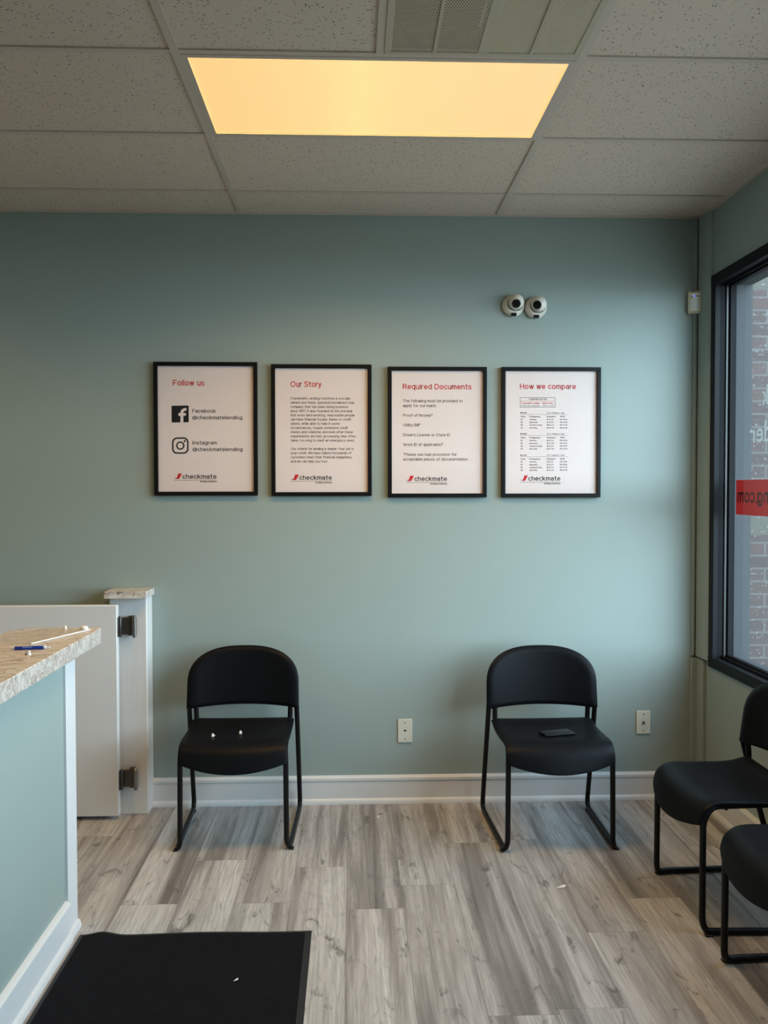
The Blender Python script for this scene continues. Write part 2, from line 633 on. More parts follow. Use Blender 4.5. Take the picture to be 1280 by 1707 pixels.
def thing(name, label, cat, loc=(0, 0, 0), rz=0.0, group=None):
    o = bpy.data.objects.new(name, None)
    o.empty_display_size = 0.05
    COL.objects.link(o)
    o.location = loc
    o.rotation_euler = (0, 0, rz)
    return tag(o, label, cat, group)


def copy_tree(o, parent=None):
    c = o.copy()
    COL.objects.link(c)
    if parent:
        c.parent = parent
    for ch in list(o.children):
        copy_tree(ch, c)
    return c


def smooth_path(pts, radius, n=6):
    """polyline with its inner corners rounded"""
    pts = [Vector(p) for p in pts]
    out = [pts[0]]
    for i in range(1, len(pts) - 1):
        a, b, c = pts[i - 1], pts[i], pts[i + 1]
        d1, d2 = (a - b), (c - b)
        r = min(radius[i] if isinstance(radius, (list, tuple)) else radius, d1.length * .48, d2.length * .48)
        p0, p1 = b + d1.normalized() * r, b + d2.normalized() * r
        for k in range(n + 1):
            t = k / n
            out.append((1 - t) ** 2 * p0 + 2 * t * (1 - t) * b + t * t * p1)
    out.append(pts[-1])
    return out


# ------------------------------------------------------------------ structure
Y_FRONT = FR_Y
X_LEFT = -2.7

# floor: one mesh of planks
PW, PL = 0.205, 1.22
known = {0: -1.066, 1: -0.885, 2: -0.497, 4: -1.262, -4: -1.0, -3: -0.63}
fv, ff, fr, fuv = [], [], [], []
k0 = int(math.floor((X_LEFT - 0.5) / PW))
k1 = int(math.ceil((2.38 - 0.5) / PW))
for kx in range(k0, k1):
    x0, x1 = 0.5 + kx * PW, 0.5 + (kx + 1) * PW
    start = known.get(kx, random.uniform(-1.22, 0))
    y = start - PL * 5
    while y < 0.2:
        o = len(fv)
        fv += [(x0, y, 0), (x1, y, 0), (x1, y + PL, 0), (x0, y + PL, 0)]
        ff.append((o, o + 1, o + 2, o + 3))
        fr.append(random.random())
        fuv += [(0, 0), (PW, 0), (PW, PL), (0, PL)]
        y += PL
me = bpy.data.meshes.new('floor')
me.from_pydata(fv, [], ff)
at = me.attributes.new('plank', 'FLOAT', 'FACE')
at.data.foreach_set('value', fr)
uvl = me.uv_layers.new(name='plank_uv')
uvl.data.foreach_set('uv', [q for p in fuv for q in p])
me.materials.append(M['floor'])
floor = bpy.data.objects.new('floor', me)
COL.objects.link(floor)
struct(floor)

# walls
WT = 0.12
struct(MB().box(X_LEFT - WT, XR + WT, 0, WT, 0, H + .1).build('wall_back', M['wall']))
struct(MB().box(X_LEFT - WT, X_LEFT, Y_FRONT, 0, 0, H + .1).build('wall_left', M['wall']))
fw = MB()
fw.box(X_LEFT - WT, XR + WT, Y_FRONT - WT, Y_FRONT, 0, H + .1)
struct(fw.build('wall_front', M['wall']))
rw = MB()
XO = XR + 0.085
rw.box(XR, XO, WIN_Y0, 0, 0, H + .1)
rw.box(XR, XO, WIN_Y1, WIN_Y0, 0, WIN_Z0)
rw.box(XR, XO, WIN_Y1, WIN_Y0, WIN_Z1, H + .1)
rw.box(XR, XO, Y_FRONT - WT, WIN_Y1, 0, H + .1)
struct(rw.build('wall_right', M['wall']))
# outer leaf of the side wall
ol = MB()
XE = XO + 0.075
ol.box(XO, XE, WIN_Y0 - 0.055, 0.42, -.1, H + .3)
ol.box(XO, XE, WIN_Y1 + .04, WIN_Y0 - 0.055, -.1, WIN_Z0 + .04)
ol.box(XO, XE, WIN_Y1 + .04, WIN_Y0 - 0.055, WIN_Z1 - .05, H + .3)
ol.box(XO, XE, Y_FRONT - .2, WIN_Y1 + .04, -.1, H + .3)
struct(ol.build('wall_outside', M['stucco']))
struct(MB().box(XE, 5.2, 0.40, 0.55, -.1, 4.2).build('wall_neighbour', M['brick']))
struct(MB().box(XE, 30, -25, 12, -.2, -.1).build('ground', M['concrete']))

# ceiling tiles with the lay-in grid
T = 0.6096
ROWS = [0.0] + [-0.30 - T * i for i in range(0, 10)]
COLS = [X_LEFT, -4 * T, -2 * T, 0.0, 2 * T, XR + .02]
LIGHT = (0.0, 2 * T, ROWS[3], ROWS[2])
VENT = (T, 2 * T, ROWS[4], ROWS[3])
ct = MB()
ZT = H + 0.006
for i in range(len(COLS) - 1):
    for j in range(len(ROWS) - 1):
        x0, x1, y1, y0 = COLS[i], COLS[i + 1], ROWS[j], ROWS[j + 1]
        if i in (1, 3) and j == 2:
            continue
        if i == 3 and j >= 3:
            ct.box(x0, x0 + T, y0, y1, ZT, ZT + .016)
            if j == 3:
                continue
            ct.box(x0 + T, x1, y0, y1, ZT, ZT + .016)
            continue
        ct.box(x0, x1, y0, y1, ZT, ZT + .016)
ct.box(X_LEFT, XR, Y_FRONT, 0, H + .14, H + .16)
ceil = struct(ct.build('ceiling', M['tile']))
g = MB()
BW = 0.012
for x in COLS[1:-1]:
    g.box(x - BW, x + BW, Y_FRONT, 0, H, H + .007)
for y in ROWS[1:]:
    g.box(X_LEFT, XR, y - BW, y + BW, H + .0008, H + .0075)
g.box(T - BW, T + BW, Y_FRONT, ROWS[3], H + .0004, H + .0072)
g.box(X_LEFT, XR, -0.02, 0, H - .001, H + .006)
g.box(XR - 0.02, XR, Y_FRONT, 0, H - .0013, H + .006)
g.build('grid', M['grid'], ceil)

# baseboards
def base_profile():
    return [(0, 0), (0.026, 0), (0.026, 0.010), (0.020, 0.022), (0.014, 0.026), (0.014, 0.108), (0.0185, 0.112), (0.0185, 0.124), (0.010, 0.132), (0, 0.134)]
b = MB()
b.prism([(-d, z) for d, z in base_profile()], -0.60, XR - .0, 'x')
struct(b.build('baseboard_back', M['trim']))
b = MB()
b.prism([(XR - d, z) for d, z in base_profile()], Y_FRONT, -0.0, 'y')
struct(b.build('baseboard_right', M['trim']))

# corner casing and the painted wire raceway
c = MB()
c.box(XR - .046, XR, -.020, 0, .134, .69)
c.prism([(XR, 0), (XR, -.085), (XR - .016, -.085), (XR - .016, -.02), (XR - .02, -.02), (XR - .02, 0)], .134, .69, 'z')
struct(c.build('trim_1', M['wall'], bevel=.004))
c = MB()
pts = []
for i in range(9):
    a = PI / 2 * i / 8
    pts.append((XR - .024 * math.cos(a) ** .6 if i < 8 else XR, -.06 - .075 * math.sin(a)))
c.prism([(XR, -.02), (XR - .024, -.02)] + pts, .70, H - .002, 'z')
struct(c.build('trim_2', M['wall'], smooth=50))
c = MB()
c.box(XR - .044, XR - .026, -.012, 0, .70, H - .002)
c.box(XR - .022, XR - .010, -.018, 0, .70, H - .002)
struct(c.build('trim_3', M['wall'], bevel=.003))

# ------------------------------------------------------------------ side window
FX = XR - 0.012          # face of the frame
win = struct(MB().box(XR + .058, XR + .064, WIN_Y1 + .05, WIN_Y0 - .05, WIN_Z0 + .05, WIN_Z1 - .05).build('window_1', M['glass'], smooth=0))

def jamb(y, sgn):
    """stepped jamb section; sgn -1 = opening lies towards -y"""
    q = MB()
    z0, z1 = WIN_Z0, WIN_Z1
    q.box(FX, XR + .012, y, y + sgn * .048, z0, z1, 0)
    q.box(XR + .012, XR + .034, y, y + sgn * .046, z0, z1, 1)
    q.box(XR + .034, XR + .040, y, y + sgn * .042, z0, z1, 0)
    q.box(XR + .040, XR + .050, y, y + sgn * .050, z0, z1, 2)
    q.box(XR + .050, XR + .056, y, y + sgn * .045, z0, z1, 0)
    q.box(XR + .056, XR + .085, y, y + sgn * .056, z0, z1, 1)
    return q
jamb(WIN_Y0, -1).build('jamb', [M['alum'], M['alum_side'], M['bright']], win, bevel=.0012)
jamb(WIN_Y1, 1).build('jamb', [M['alum'], M['alum_side'], M['bright']], win, bevel=.0012)

def rail(z, sgn, name):
    q = MB()
    a, c_ = WIN_Y1 + .046, WIN_Y0 - .046
    q.box(FX - .001, XR + .012, WIN_Y1 - .0, WIN_Y0 + .001, z, z + sgn * .047, 0)
    q.box(XR + .012, XR + .030, a, c_, z, z + sgn * .044, 1)
    q.box(XR + .030, XR + .036, a, c_, z, z + sgn * .056, 0)
    q.box(XR + .036, XR + .050, a, c_, z, z + sgn * .050, 1)
    q.box(XR + .050, XR + .058, a, c_, z, z + sgn * .060, 0)
    q.box(XR + .058, XR + .085, a, c_, z, z + sgn * .056, 0)
    if sgn > 0:
        q.box(XR + .0565, XR + .0578, a, c_, z + .058, z + .063, 2)
    q.build(name, [M['alum'], M['alum_side'], M['bright']], win, bevel=.0012)
rail(WIN_Z0, 1, 'sill')
rail(WIN_Z1, -1, 'head')
mu = MB()
mu.box(FX, XR + .085, -1.97, -1.92, WIN_Z0 + .03, WIN_Z1 - .03)
mu.build('mullion', M['alum'], win, bevel=.002)


# ------------------------------------------------------------------ lettering: a plain grotesque drawn as strokes, capitals 1 high
def arc(cx, cy, rx, ry, a0, a1, n=None):
    n = n or max(4, int(abs(a1 - a0) / 24))
    return [(cx + rx * math.cos(math.radians(a0 + (a1 - a0) * i / n)), cy + ry * math.sin(math.radians(a0 + (a1 - a0) * i / n))) for i in range(n + 1)]


def ell(cx, cy, rx, ry):
    return arc(cx, cy, rx, ry, 0, 360, 16)


X = .73
BOWL = ell(.235, X / 2, .235, X / 2)
S_LOW = arc(.2, .55, .185, .18, 32, 270) + arc(.2, .185, .20, .185, 90, -150)[1:]
S_CAP = arc(.3, .755, .27, .245, 30, 270) + arc(.3, .255, .30, .255, 90, -152)[1:]
GL = {
    'a': [arc(.22, .50, .20, .23, 165, 0) + [(.42, 0)], [(.42, .43), (.21, .41)] + arc(.20, .205, .20, .205, 90, 270) + arc(.21, .22, .21, .22, 270, 360)[1:]],
    'b': [[(0, 1), (0, 0)], BOWL], 'c': [arc(.235, X / 2, .235, X / 2, 45, 315)], 'd': [[(.47, 1), (.47, 0)], BOWL],
    'e': [[(0, X / 2), (.46, X / 2)] + arc(.235, X / 2, .23, X / 2, 0, 312)[1:]], 'f': [[(.30, 1)] + arc(.24, .83, .14, .17, 90, 180) + [(.10, 0)], [(0, X), (.29, X)]],
    'g': [BOWL, [(.47, X), (.47, -.05)] + arc(.235, -.04, .235, .23, 0, -150)[1:]], 'h': [[(0, 1), (0, 0)], [(0, .45)] + arc(.21, .50, .21, .23, 180, 0) + [(.42, 0)]],
    'i': [[(0, X), (0, 0)], [(0, .99), (0, 1)]], 'j': [[(.1, X), (.1, -.1)] + arc(0, -.12, .1, .13, 0, -85)[1:], [(.1, .99), (.1, 1)]],
    'k': [[(0, 1), (0, 0)], [(.39, X), (0, .27)], [(.15, .42), (.43, 0)]], 'l': [[(0, 1), (0, 0)]],
    'm': [[(0, X), (0, 0)], [(0, .46)] + arc(.165, .53, .165, .20, 180, 0) + [(.33, 0)], [(.33, .46)] + arc(.495, .53, .165, .20, 180, 0) + [(.66, 0)]],
    'n': [[(0, X), (0, 0)], [(0, .45)] + arc(.21, .50, .21, .23, 180, 0) + [(.42, 0)]], 'o': [ell(.25, X / 2, .25, X / 2)],
    'p': [[(0, X), (0, -.27)], BOWL], 'q': [[(.47, X), (.47, -.27)], BOWL], 'r': [[(0, X), (0, 0)], [(0, .40)] + arc(.22, .45, .22, .27, 180, 92)],
    's': [S_LOW], 't': [[(.12, .94), (.12, .13)] + arc(.24, .13, .12, .13, 180, 270)[1:] + [(.29, 0)], [(0, X), (.29, X)]],
    'u': [[(0, X)] + arc(.21, .23, .21, .23, 180, 360) + [(.42, .30)], [(.42, X), (.42, 0)]], 'v': [[(0, X), (.21, 0), (.42, X)]],
    'w': [[(0, X), (.16, 0), (.32, X), (.48, 0), (.64, X)]], 'x': [[(0, X), (.42, 0)], [(.42, X), (0, 0)]],
    'y': [[(0, X), (.22, .02)], [(.43, X), (.18, -.14), (.10, -.25), (0, -.26)]], 'z': [[(0, X), (.4, X), (0, 0), (.4, 0)]],
    'A': [[(0, 0), (.33, 1), (.66, 0)], [(.11, .34), (.55, .34)]],
    'B': [[(0, 0), (0, 1), (.28, 1)] + arc(.28, .76, .22, .24, 90, -90)[1:] + [(0, .52)], [(.28, .52)] + arc(.29, .26, .26, .26, 90, -90) + [(0, 0)]],
    'C': [arc(.37, .5, .37, .5, 42, 318)], 'D': [[(0, 0), (0, 1), (.22, 1)] + arc(.22, .5, .41, .5, 90, -90)[1:] + [(0, 0)]],
    'E': [[(.50, 1), (0, 1), (0, 0), (.52, 0)], [(0, .52), (.46, .52)]], 'F': [[(.50, 1), (0, 1), (0, 0)], [(0, .5), (.44, .5)]],
    'H': [[(0, 0), (0, 1)], [(.58, 0), (.58, 1)], [(0, .52), (.58, .52)]], 'I': [[(0, 0), (0, 1)]], 'L': [[(0, 1), (0, 0), (.46, 0)]],
    'M': [[(0, 0), (0, 1), (.35, 0), (.70, 1), (.70, 0)]], 'O': [ell(.40, .5, .40, .5)], 'P': [[(0, 0), (0, 1), (.28, 1)] + arc(.28, .74, .25, .26, 90, -90)[1:] + [(0, .48)]],
    'R': [[(0, 0), (0, 1), (.28, 1)] + arc(.28, .75, .25, .25, 90, -90)[1:] + [(0, .50)], [(.30, .50), (.54, 0)]],
    'S': [S_CAP], 'T': [[(0, 1), (.60, 1)], [(.30, 1), (.30, 0)]], 'U': [[(0, 1), (0, .28)] + arc(.29, .28, .29, .28, 180, 360)[1:] + [(.58, 1)]],
    'W': [[(0, 1), (.23, 0), (.46, 1), (.69, 0), (.92, 1)]], 'Y': [[(0, 1), (.31, .42), (.62, 1)], [(.31, .42), (.31, 0)]],
    '0': [ell(.24, .5, .24, .5)], '1': [[(0, .80), (.18, 1), (.18, 0)]], '2': [arc(.23, .72, .23, .28, 172, -32) + [(0, 0), (.48, 0)]],
    '3': [arc(.23, .75, .21, .25, 150, -90) + arc(.23, .25, .24, .25, 90, -152)[1:]], '4': [[(.37, 0), (.37, 1), (0, .30), (.50, .30)]],
    '5': [[(.44, 1), (.07, 1), (.03, .50)] + arc(.23, .33, .24, .33, 140, -150)], '6': [ell(.24, .32, .24, .32), arc(.33, .42, .33, .58, 180, 70)],
    '7': [[(0, 1), (.46, 1), (.16, 0)]], '8': [ell(.24, .76, .21, .24), ell(.24, .26, .24, .26)], '9': [ell(.24, .68, .24, .32), arc(.15, .58, .33, .58, 0, -110)],
    '.': [[(0, 0), (0, .04)]], ',': [[(.04, .04), (0, -.15)]], "'": [[(0, 1), (0, .76)]], ':': [[(0, 0), (0, .04)], [(0, .66), (0, .70)]], '-': [[(0, .36), (.26, .36)]],
    '*': [[(.14, 1), (.14, .70)], [(.01, .93), (.27, .77)], [(.27, .93), (.01, .77)]], '!': [[(0, 1), (0, .30)], [(0, 0), (0, .04)]],
    '(': [arc(.34, .38, .34, .66, 125, 235)], ')': [arc(-.1, .38, .34, .66, 55, -55)], '$': [S_CAP, [(.3, 1.12), (.3, -.12)]],
    '%': [ell(.17, .76, .17, .24), ell(.69, .24, .17, .24), [(.66, 1), (.20, 0)]],
    '@': [arc(.47, .36, .47, .58, -62, -345) + [(.76, .10), (.68, .12), (.68, .60)], ell(.46, .37, .21, .24)],
}


def split_sharp(pts):
    """cut a stroke where it doubles back, so that v and w keep their weight"""
    out, cur = [], [pts[0]]
    for i in range(1, len(pts)):
        cur.append(pts[i])
        if i < len(pts) - 1:
            d1 = Vector((pts[i][0] - pts[i - 1][0], pts[i][1] - pts[i - 1][1]))
            d2 = Vector((pts[i + 1][0] - pts[i][0], pts[i + 1][1] - pts[i][1]))
            if d1.length > 1e-5 and d2.length > 1e-5 and d1.normalized().dot(d2.normalized()) < -.3:
                out.append(cur)
                cur = [pts[i]]
    out.append(cur)
    return out


def thick(pts, w):
    """one stroke as a strip of quads with mitred corners"""
    pts = [Vector((a, b, 0)) for a, b in pts]
    closed = (pts[0] - pts[-1]).length < 1e-5
    if closed:
        pts = pts[:-1]
    n = len(pts)
    L, R = [], []
    for i, p in enumerate(pts):
        a = pts[i - 1] if (i > 0 or closed) else None
        b = pts[(i + 1) % n] if (i < n - 1 or closed) else None
        d1 = (p - a).normalized() if a is not None else (b - p).normalized()
        d2 = (b - p).normalized() if b is not None else d1
        n1, n2 = Vector((-d1.y, d1.x, 0)), Vector((-d2.y, d2.x, 0))
        mdir = n1 + n2
        mdir = mdir.normalized() if mdir.length > 1e-4 else n1
        k = min(1.6, 1 / max(.25, mdir.dot(n1)))
        e = Vector((0, 0, 0))
        if a is None:
            e = -d2 * w * .5
        if b is None:
            e = d1 * w * .5
        L.append(p + e + mdir * (w / 2 * k))
        R.append(p + e - mdir * (w / 2 * k))
    vs = [tuple(q) for q in L + R]
    fs = [(i, n + i, n + (i + 1) % n, (i + 1) % n) for i in range(n if closed else n - 1)]
    return vs, fs


_txt = {}
def glyphs(s, w):
    """flat outline of a line of writing: verts, faces, x-extent"""
    if (s, w) in _txt:
        return _txt[(s, w)]
    vs, fs, x = [], [], 0.0
    for ch_ in s:
        if ch_ == ' ':
            x += .36
            continue
        st = GL[ch_]
        x0 = min(p[0] for q in st for p in q)
        x1 = max(p[0] for q in st for p in q)
        for q in [r_ for q_ in st for r_ in split_sharp(q_)]:
            v, f = thick([(x + w / 2 + a - x0, w / 2 + b * (1 - w)) for a, b in q], w)
            o = len(vs)
            vs += v
            fs += [tuple(i + o for i in g_) for g_ in f]
        x += (x1 - x0) + w + .10
    xs = [v[0] for v in vs]
    _txt[(s, w)] = (vs, fs, min(xs), max(xs))
    return _txt[(s, w)]


def put_text(mb, s, x0, base, x1, cap, place, weight=0.0):
    """line from x0 to x1 with capital height cap on the baseline; place maps (x, y) to 3D"""
    vs, fs, a, b = glyphs(s, .125 + weight * 3.5)
    kx = (x1 - x0) / (b - a)
    mb.add([place(x0 + (v[0] - a) * kx, base + v[1] * cap) for v in vs], fs)


# ------------------------------------------------------------------ window lettering
XG = XR + .0655
film = tag(MB().box(XG, XG + .0006, WIN_Y1 + .056, -.245, 1.392, 1.549).build('window_decal', M['film'], smooth=0),
           'red web-address strip stuck across the window glass', 'decal')
tx = MB()
put_text(tx, 'checkmatelending.com', -1.22, 1.447, -.262, .062, lambda x, y: (XG - .0004, x, y), .006)
tx.build('web_address', M['dark_red'], film, smooth=0)
def cut_vinyl(mb, t, x0, base, x1, cap, place):
    """lettering cut in one piece, without overlapping strokes"""
    cu = bpy.data.curves.new('lettering', 'FONT')
    cu.body = t
    cu.offset = .012
    o = bpy.data.objects.new('lettering', cu)
    COL.objects.link(o)
    me_ = bpy.data.meshes.new_from_object(o.evaluated_get(bpy.context.evaluated_depsgraph_get()))
    vs_ = [tuple(v.co) for v in me_.vertices]
    fs_ = [tuple(p.vertices) for p in me_.polygons]
    bpy.data.objects.remove(o)
    bpy.data.curves.remove(cu)
    bpy.data.meshes.remove(me_)
    a, b = min(v[0] for v in vs_), max(v[0] for v in vs_)
    ky = cap / max(v[1] for v in vs_)
    mb.add([place(x0 + (v[0] - a) * (x1 - x0) / (b - a), base + v[1] * ky) for v in vs_], fs_)


tx = MB()
cut_vinyl(tx, 'Check', -.775, 1.868, -.485, .085, lambda x, y: (XG + .0012, x, y))
tag(tx.build('window_lettering', M['white_vinyl'], smooth=0), 'upper line of white letters on window, ending in ck', 'lettering', 'white window lettering')
tx = MB()
cut_vinyl(tx, 'Builder', -.79, 1.712, -.372, .085, lambda x, y: (XG + .0012, x, y))
tag(tx.build('window_lettering', M['white_vinyl'], smooth=0), 'lower line of white letters on window, just above red strip', 'lettering', 'white window lettering')

# ------------------------------------------------------------------ ceiling light and vent
lt = thing('ceiling_light', 'lit warm yellow rectangular light panel set in the ceiling grid', 'ceiling light', (LIGHT[0], LIGHT[2], H))
f = MB()
LX, LY = 2 * T, T
f.box(.012, LX - .012, .012, .030, -.001, .012)
f.box(.012, LX - .012, LY - .022, LY - .012, -.001, .012)
f.box(.012, .032, .030, LY - .022, -.001, .012)
f.box(LX - .032, LX - .012, .030, LY - .022, -.001, .012)
f.build('light_frame', M['grid'], lt)
MB().box(.030, LX - .030, .028, LY - .020, .003, .007).build('diffuser', M['diffuser'], lt, smooth=0)
f = MB()
f.box(.014, LX - .014, .014, LY - .014, .09, .10)
f.box(.014, .02, .014, LY - .014, .012, .09)
f.box(LX - .02, LX - .014, .014, LY - .014, .012, .09)
f.box(.02, LX - .02, .014, .02, .012, .09)
f.box(.02, LX - .02, LY - .02, LY - .014, .012, .09)
f.build('housing', M['trim'], lt)
ld = bpy.data.lights.new('panel_lamp', 'AREA')       # the tubes' own light through the lens, cut off at grazing angles
ld.shape = 'RECTANGLE'
ld.size, ld.size_y = LX - .064, LY - .052
ld.spread = math.radians(142)
ld.energy = LAMP_WATTS
ld.color = (1.0, 0.60, 0.22)
lo_ = bpy.data.objects.new('panel_lamp', ld)
COL.objects.link(lo_)
lo_.parent = lt
lo_.location = (LX / 2, LY / 2 + .004, .0015)

lt['group'] = 'ceiling light panels'
lt2 = copy_tree(lt)                                  # the next panel of the row, over the counter side
lt2.location.x = -4 * T
for q in lt2.children:
    if q.type == 'LIGHT':                            # weaker than the first panel, tuned to its glow at the left
        q.data = q.data.copy()
        q.data.energy = LAMP_WATTS * .45
lt2['label'] = 'second lit ceiling panel, farther left above the counter side'

vt = thing('ceiling_vent', 'beige perforated metal air vent in ceiling beside the lit panel', 'vent', (VENT[0], VENT[2], H))
f = MB()
V = T
f.box(.012, V - .012, .012, .030, -.003, .010)
f.box(.012, V - .012, V - .030, V - .012, -.003, .010)
f.box(.012, .032, .03, V - .03, -.003, .010)
f.box(V - .032, V - .012, .03, V - .03, -.003, .010)
f.box(V / 2 - .016, V / 2 + .016, .03, V - .03, -.003, .010)
f.build('vent_frame', M['vent'], vt, bevel=.0015)
for (a, bb, back) in ((.032, V / 2 - .016, 'duct'), (V / 2 + .016, V - .032, 'filt')):
    pn = MB().add([(a, .03, -.001), (bb, .03, -.001), (bb, V - .03, -.001), (a, V - .03, -.001)], [(0, 3, 2, 1)]).build('perforated_panel', M['perf'], vt, smooth=0)
    mid = (a + bb) / 2
    MB().box(mid - .005, mid + .005, .03, V - .03, -.004, .001).build('rib', M['vent'], pn)
    d = .06 if back == 'duct' else .0018
    MB().box(a, bb, .03, V - .03, d, d + .004).build('backing', M[back], vt)
f = MB()
f.box(.014, .018, .014, V - .014, .012, .08)
f.box(V - .018, V - .014, .014, V - .014, .012, .08)
f.box(V / 2 - .002, V / 2 + .002, .014, V - .014, .012, .08)
f.box(.018, V - .018, .014, .018, .012, .08)
f.box(.018, V - .018, V - .018, V - .014, .012, .08)
f.build('duct', M['duct'], vt)


# ------------------------------------------------------------------ posters
class Poster:
    def __init__(s, name_label, corners3d, box):
        """corners3d: x0,x1,z0,z1 of the outer frame; box: crop coordinates (tl, tr, br, bl) used for the layout of the print"""
        s.x0, s.x1, s.z0, s.z1 = corners3d
        s.W, s.Hh = s.x1 - s.x0, s.z1 - s.z0
        s.box = box
        s.root = thing('framed_poster', name_label, 'poster', ((s.x0 + s.x1) / 2, -.001, s.z0), 0, 'framed posters on the back wall')
        W, Hh = s.W, s.Hh
        fb, dp = .0185, .024
        f = MB()
        f.box(-W / 2, W / 2, -dp, 0, Hh - fb, Hh)
        f.box(-W / 2, W / 2, -dp, 0, 0, fb)
        f.box(-W / 2, -W / 2 + fb, -dp, 0, fb, Hh - fb)
        f.box(W / 2 - fb, W / 2, -dp, 0, fb, Hh - fb)
        f.build('frame', M['frame'], s.root, bevel=.0015)
        s.sheet = MB().box(-W / 2 + fb * .7, W / 2 - fb * .7, -.012, -.004, fb * .7, Hh - fb * .7).build('print_sheet', M['paper'], s.root, smooth=0)
        MB().box(-W / 2 + fb * .8, W / 2 - fb * .8, -.0165, -.0150, fb * .8, Hh - fb * .8).build('glass_pane', M['pane'], s.root, smooth=0)
        s.mx = W / (box[1][0] - box[0][0])
        s.mz = Hh / ((box[3][1] - box[0][1] + box[2][1] - box[1][1]) / 2)

    def P(s, u, v):
        tl, tr, br, bl = s.box
        # left and right edges of the frame at this height
        a = (u - tl[0]) / (tr[0] - tl[0])
        for _ in range(2):
            top = tl[1] + (tr[1] - tl[1]) * a
            bot = bl[1] + (br[1] - bl[1]) * a
            h = (v - top) / (bot - top)
            l = tl[0] + (bl[0] - tl[0]) * h
            r = tr[0] + (br[0] - tr[0]) * h
            a = (u - l) / (r - l)
        return (-s.W / 2 + a * s.W, s.Hh * (1 - h))

    def text(s, mb, t, u0, v, u1, cap, weight=0.0, y=-.0123):
        x0, z = s.P(u0, v)
        x1, _ = s.P(u1, v)
        put_text(mb, t, x0, z, x1, cap * s.mz, lambda a, b_: (a, y, b_), weight)

    def poly(s, mb, pts, y=-.0123):
        q = [s.P(*p) for p in pts]
        n = len(q)
        mb.add([(a, y, z) for a, z in q], [tuple(range(n))])

    def rect(s, mb, u0, v0, u1, v1, y=-.0123):
        s.poly(mb, [(u0, v0), (u1, v0), (u1, v1), (u0, v1)], y)

    def lines(s, name, mat, rows, cap, weight=0.0):
        mb = MB()
        for r in rows:
            s.text(mb, *r, cap, weight)
        return mb.build(name, mat, s.sheet, smooth=0)

    def logo(s, u0, u1, u2, base, lu0):
        """swoosh from u0 to u1, word to u2, thin rule from lu0 and the small line below"""
        w = u1 - u0
        def q(a, c_):
            return (u0 + a * w, base + 1 - 30 * c_)
        mb = MB()
        s.poly(mb, [q(.52, 1.0), q(1.0, 1.0), q(.80, .42), q(.66, .10), q(.55, 0), q(.22, 0), q(.36, .35)])
        mb.build('red_swoosh', M['red'], s.sheet, smooth=0)
        mb = MB()
        s.poly(mb, [q(0, .30), q(.20, .18), q(.30, .22), q(.20, .01), q(.10, .12)])
        mb.build('grey_swoosh', M['grey_ink'], s.sheet, smooth=0)
        mb = MB()
        s.text(mb, 'checkmate', u1 + 2, base, u2, 25, .006)
        s.rect(mb, lu0, base + 7, u2, base + 8.6)
        s.text(mb, 'lending solutions', u2 - 90, base + 20, u2, 9, .022)
        mb.build('logo_lettering', M['ink'], s.sheet, smooth=0)


p1 = Poster('black-framed white poster headed Follow us with two app icons', (-.407, .078, 1.481, 2.109), ((57, 38), (622, 52), (619, 775), (57, 771)))
p1.lines('heading', M['red'], [('Follow us', 160, 169, 332)], 31, .006)
p1.lines('handle_text', M['ink'], [('Facebook', 264, 319, 394), ('@checkmatelending', 264, 355, 537)], 20, .003)
p1.lines('handle_text', M['ink'], [('Instagram', 264, 493, 397), ('@checkmatelending', 264, 529, 537)], 20, .003)

def rr(u0, v0, u1, v1, r, n=6):
    out = []
    for cx, cy, a0 in ((u1 - r, v0 + r, -PI / 2), (u1 - r, v1 - r, 0), (u0 + r, v1 - r, PI / 2), (u0 + r, v0 + r, PI)):
        for i in range(n + 1):
            a = a0 + PI / 2 * i / n
            out.append((cx + r * math.cos(a), cy + r * math.sin(a)))
    return out
ic = MB()
p1.poly(ic, rr(152, 279, 245, 371, 5))
fi = ic.build('social_icon', M['ink'], p1.sheet, smooth=0)
ic = MB()
yy = -.0126
# stem, bar and hooked head of the letter f
arc_o, arc_i = [], []
for i in range(9):
    a = PI - PI / 2 * i / 8
    arc_o.append((227 + 27 * math.cos(a), 319 - 26 * math.sin(a)))
    arc_i.append((229 + 13 * math.cos(a), 318 - 11 * math.sin(a)))
q_o = [p1.P(*p) for p in [(200, 371)] + arc_o + [(233, 293)]]
q_i = [p1.P(*p) for p in [(216, 371)] + arc_i + [(233, 307)]]
n_ = len(q_o)
ic.add([(x, yy, z) for x, z in q_o + q_i], [(i, i + 1, n_ + i + 1, n_ + i) for i in range(n_ - 1)])
p1.rect(ic, 189, 320, 230, 335, yy - .0001)
ic.build('icon_letter', M['paper'], p1.sheet, smooth=0)
ic = MB()
def ring(outer, inner):
    n = len(outer)
    q = [p1.P(*p) for p in outer] + [p1.P(*p) for p in inner]
    ic.add([(x, -.0123, z) for x, z in q], [(i, (i + 1) % n, n + (i + 1) % n, n + i) for i in range(n)])
ring(rr(153, 453, 243, 543, 27), rr(161, 461, 235, 535, 20))
circ = lambda r, cx=198, cy=498, n=28: [(cx + r * math.cos(2 * PI * i / n), cy + r * math.sin(2 * PI * i / n)) for i in range(n)]
ring(circ(23), circ(15.5))
p1.poly(ic, circ(5.5, 222, 474, 16))
ic.build('social_icon', M['ink'], p1.sheet, smooth=0)
p1.logo(163, 206, 394, 680, 160)

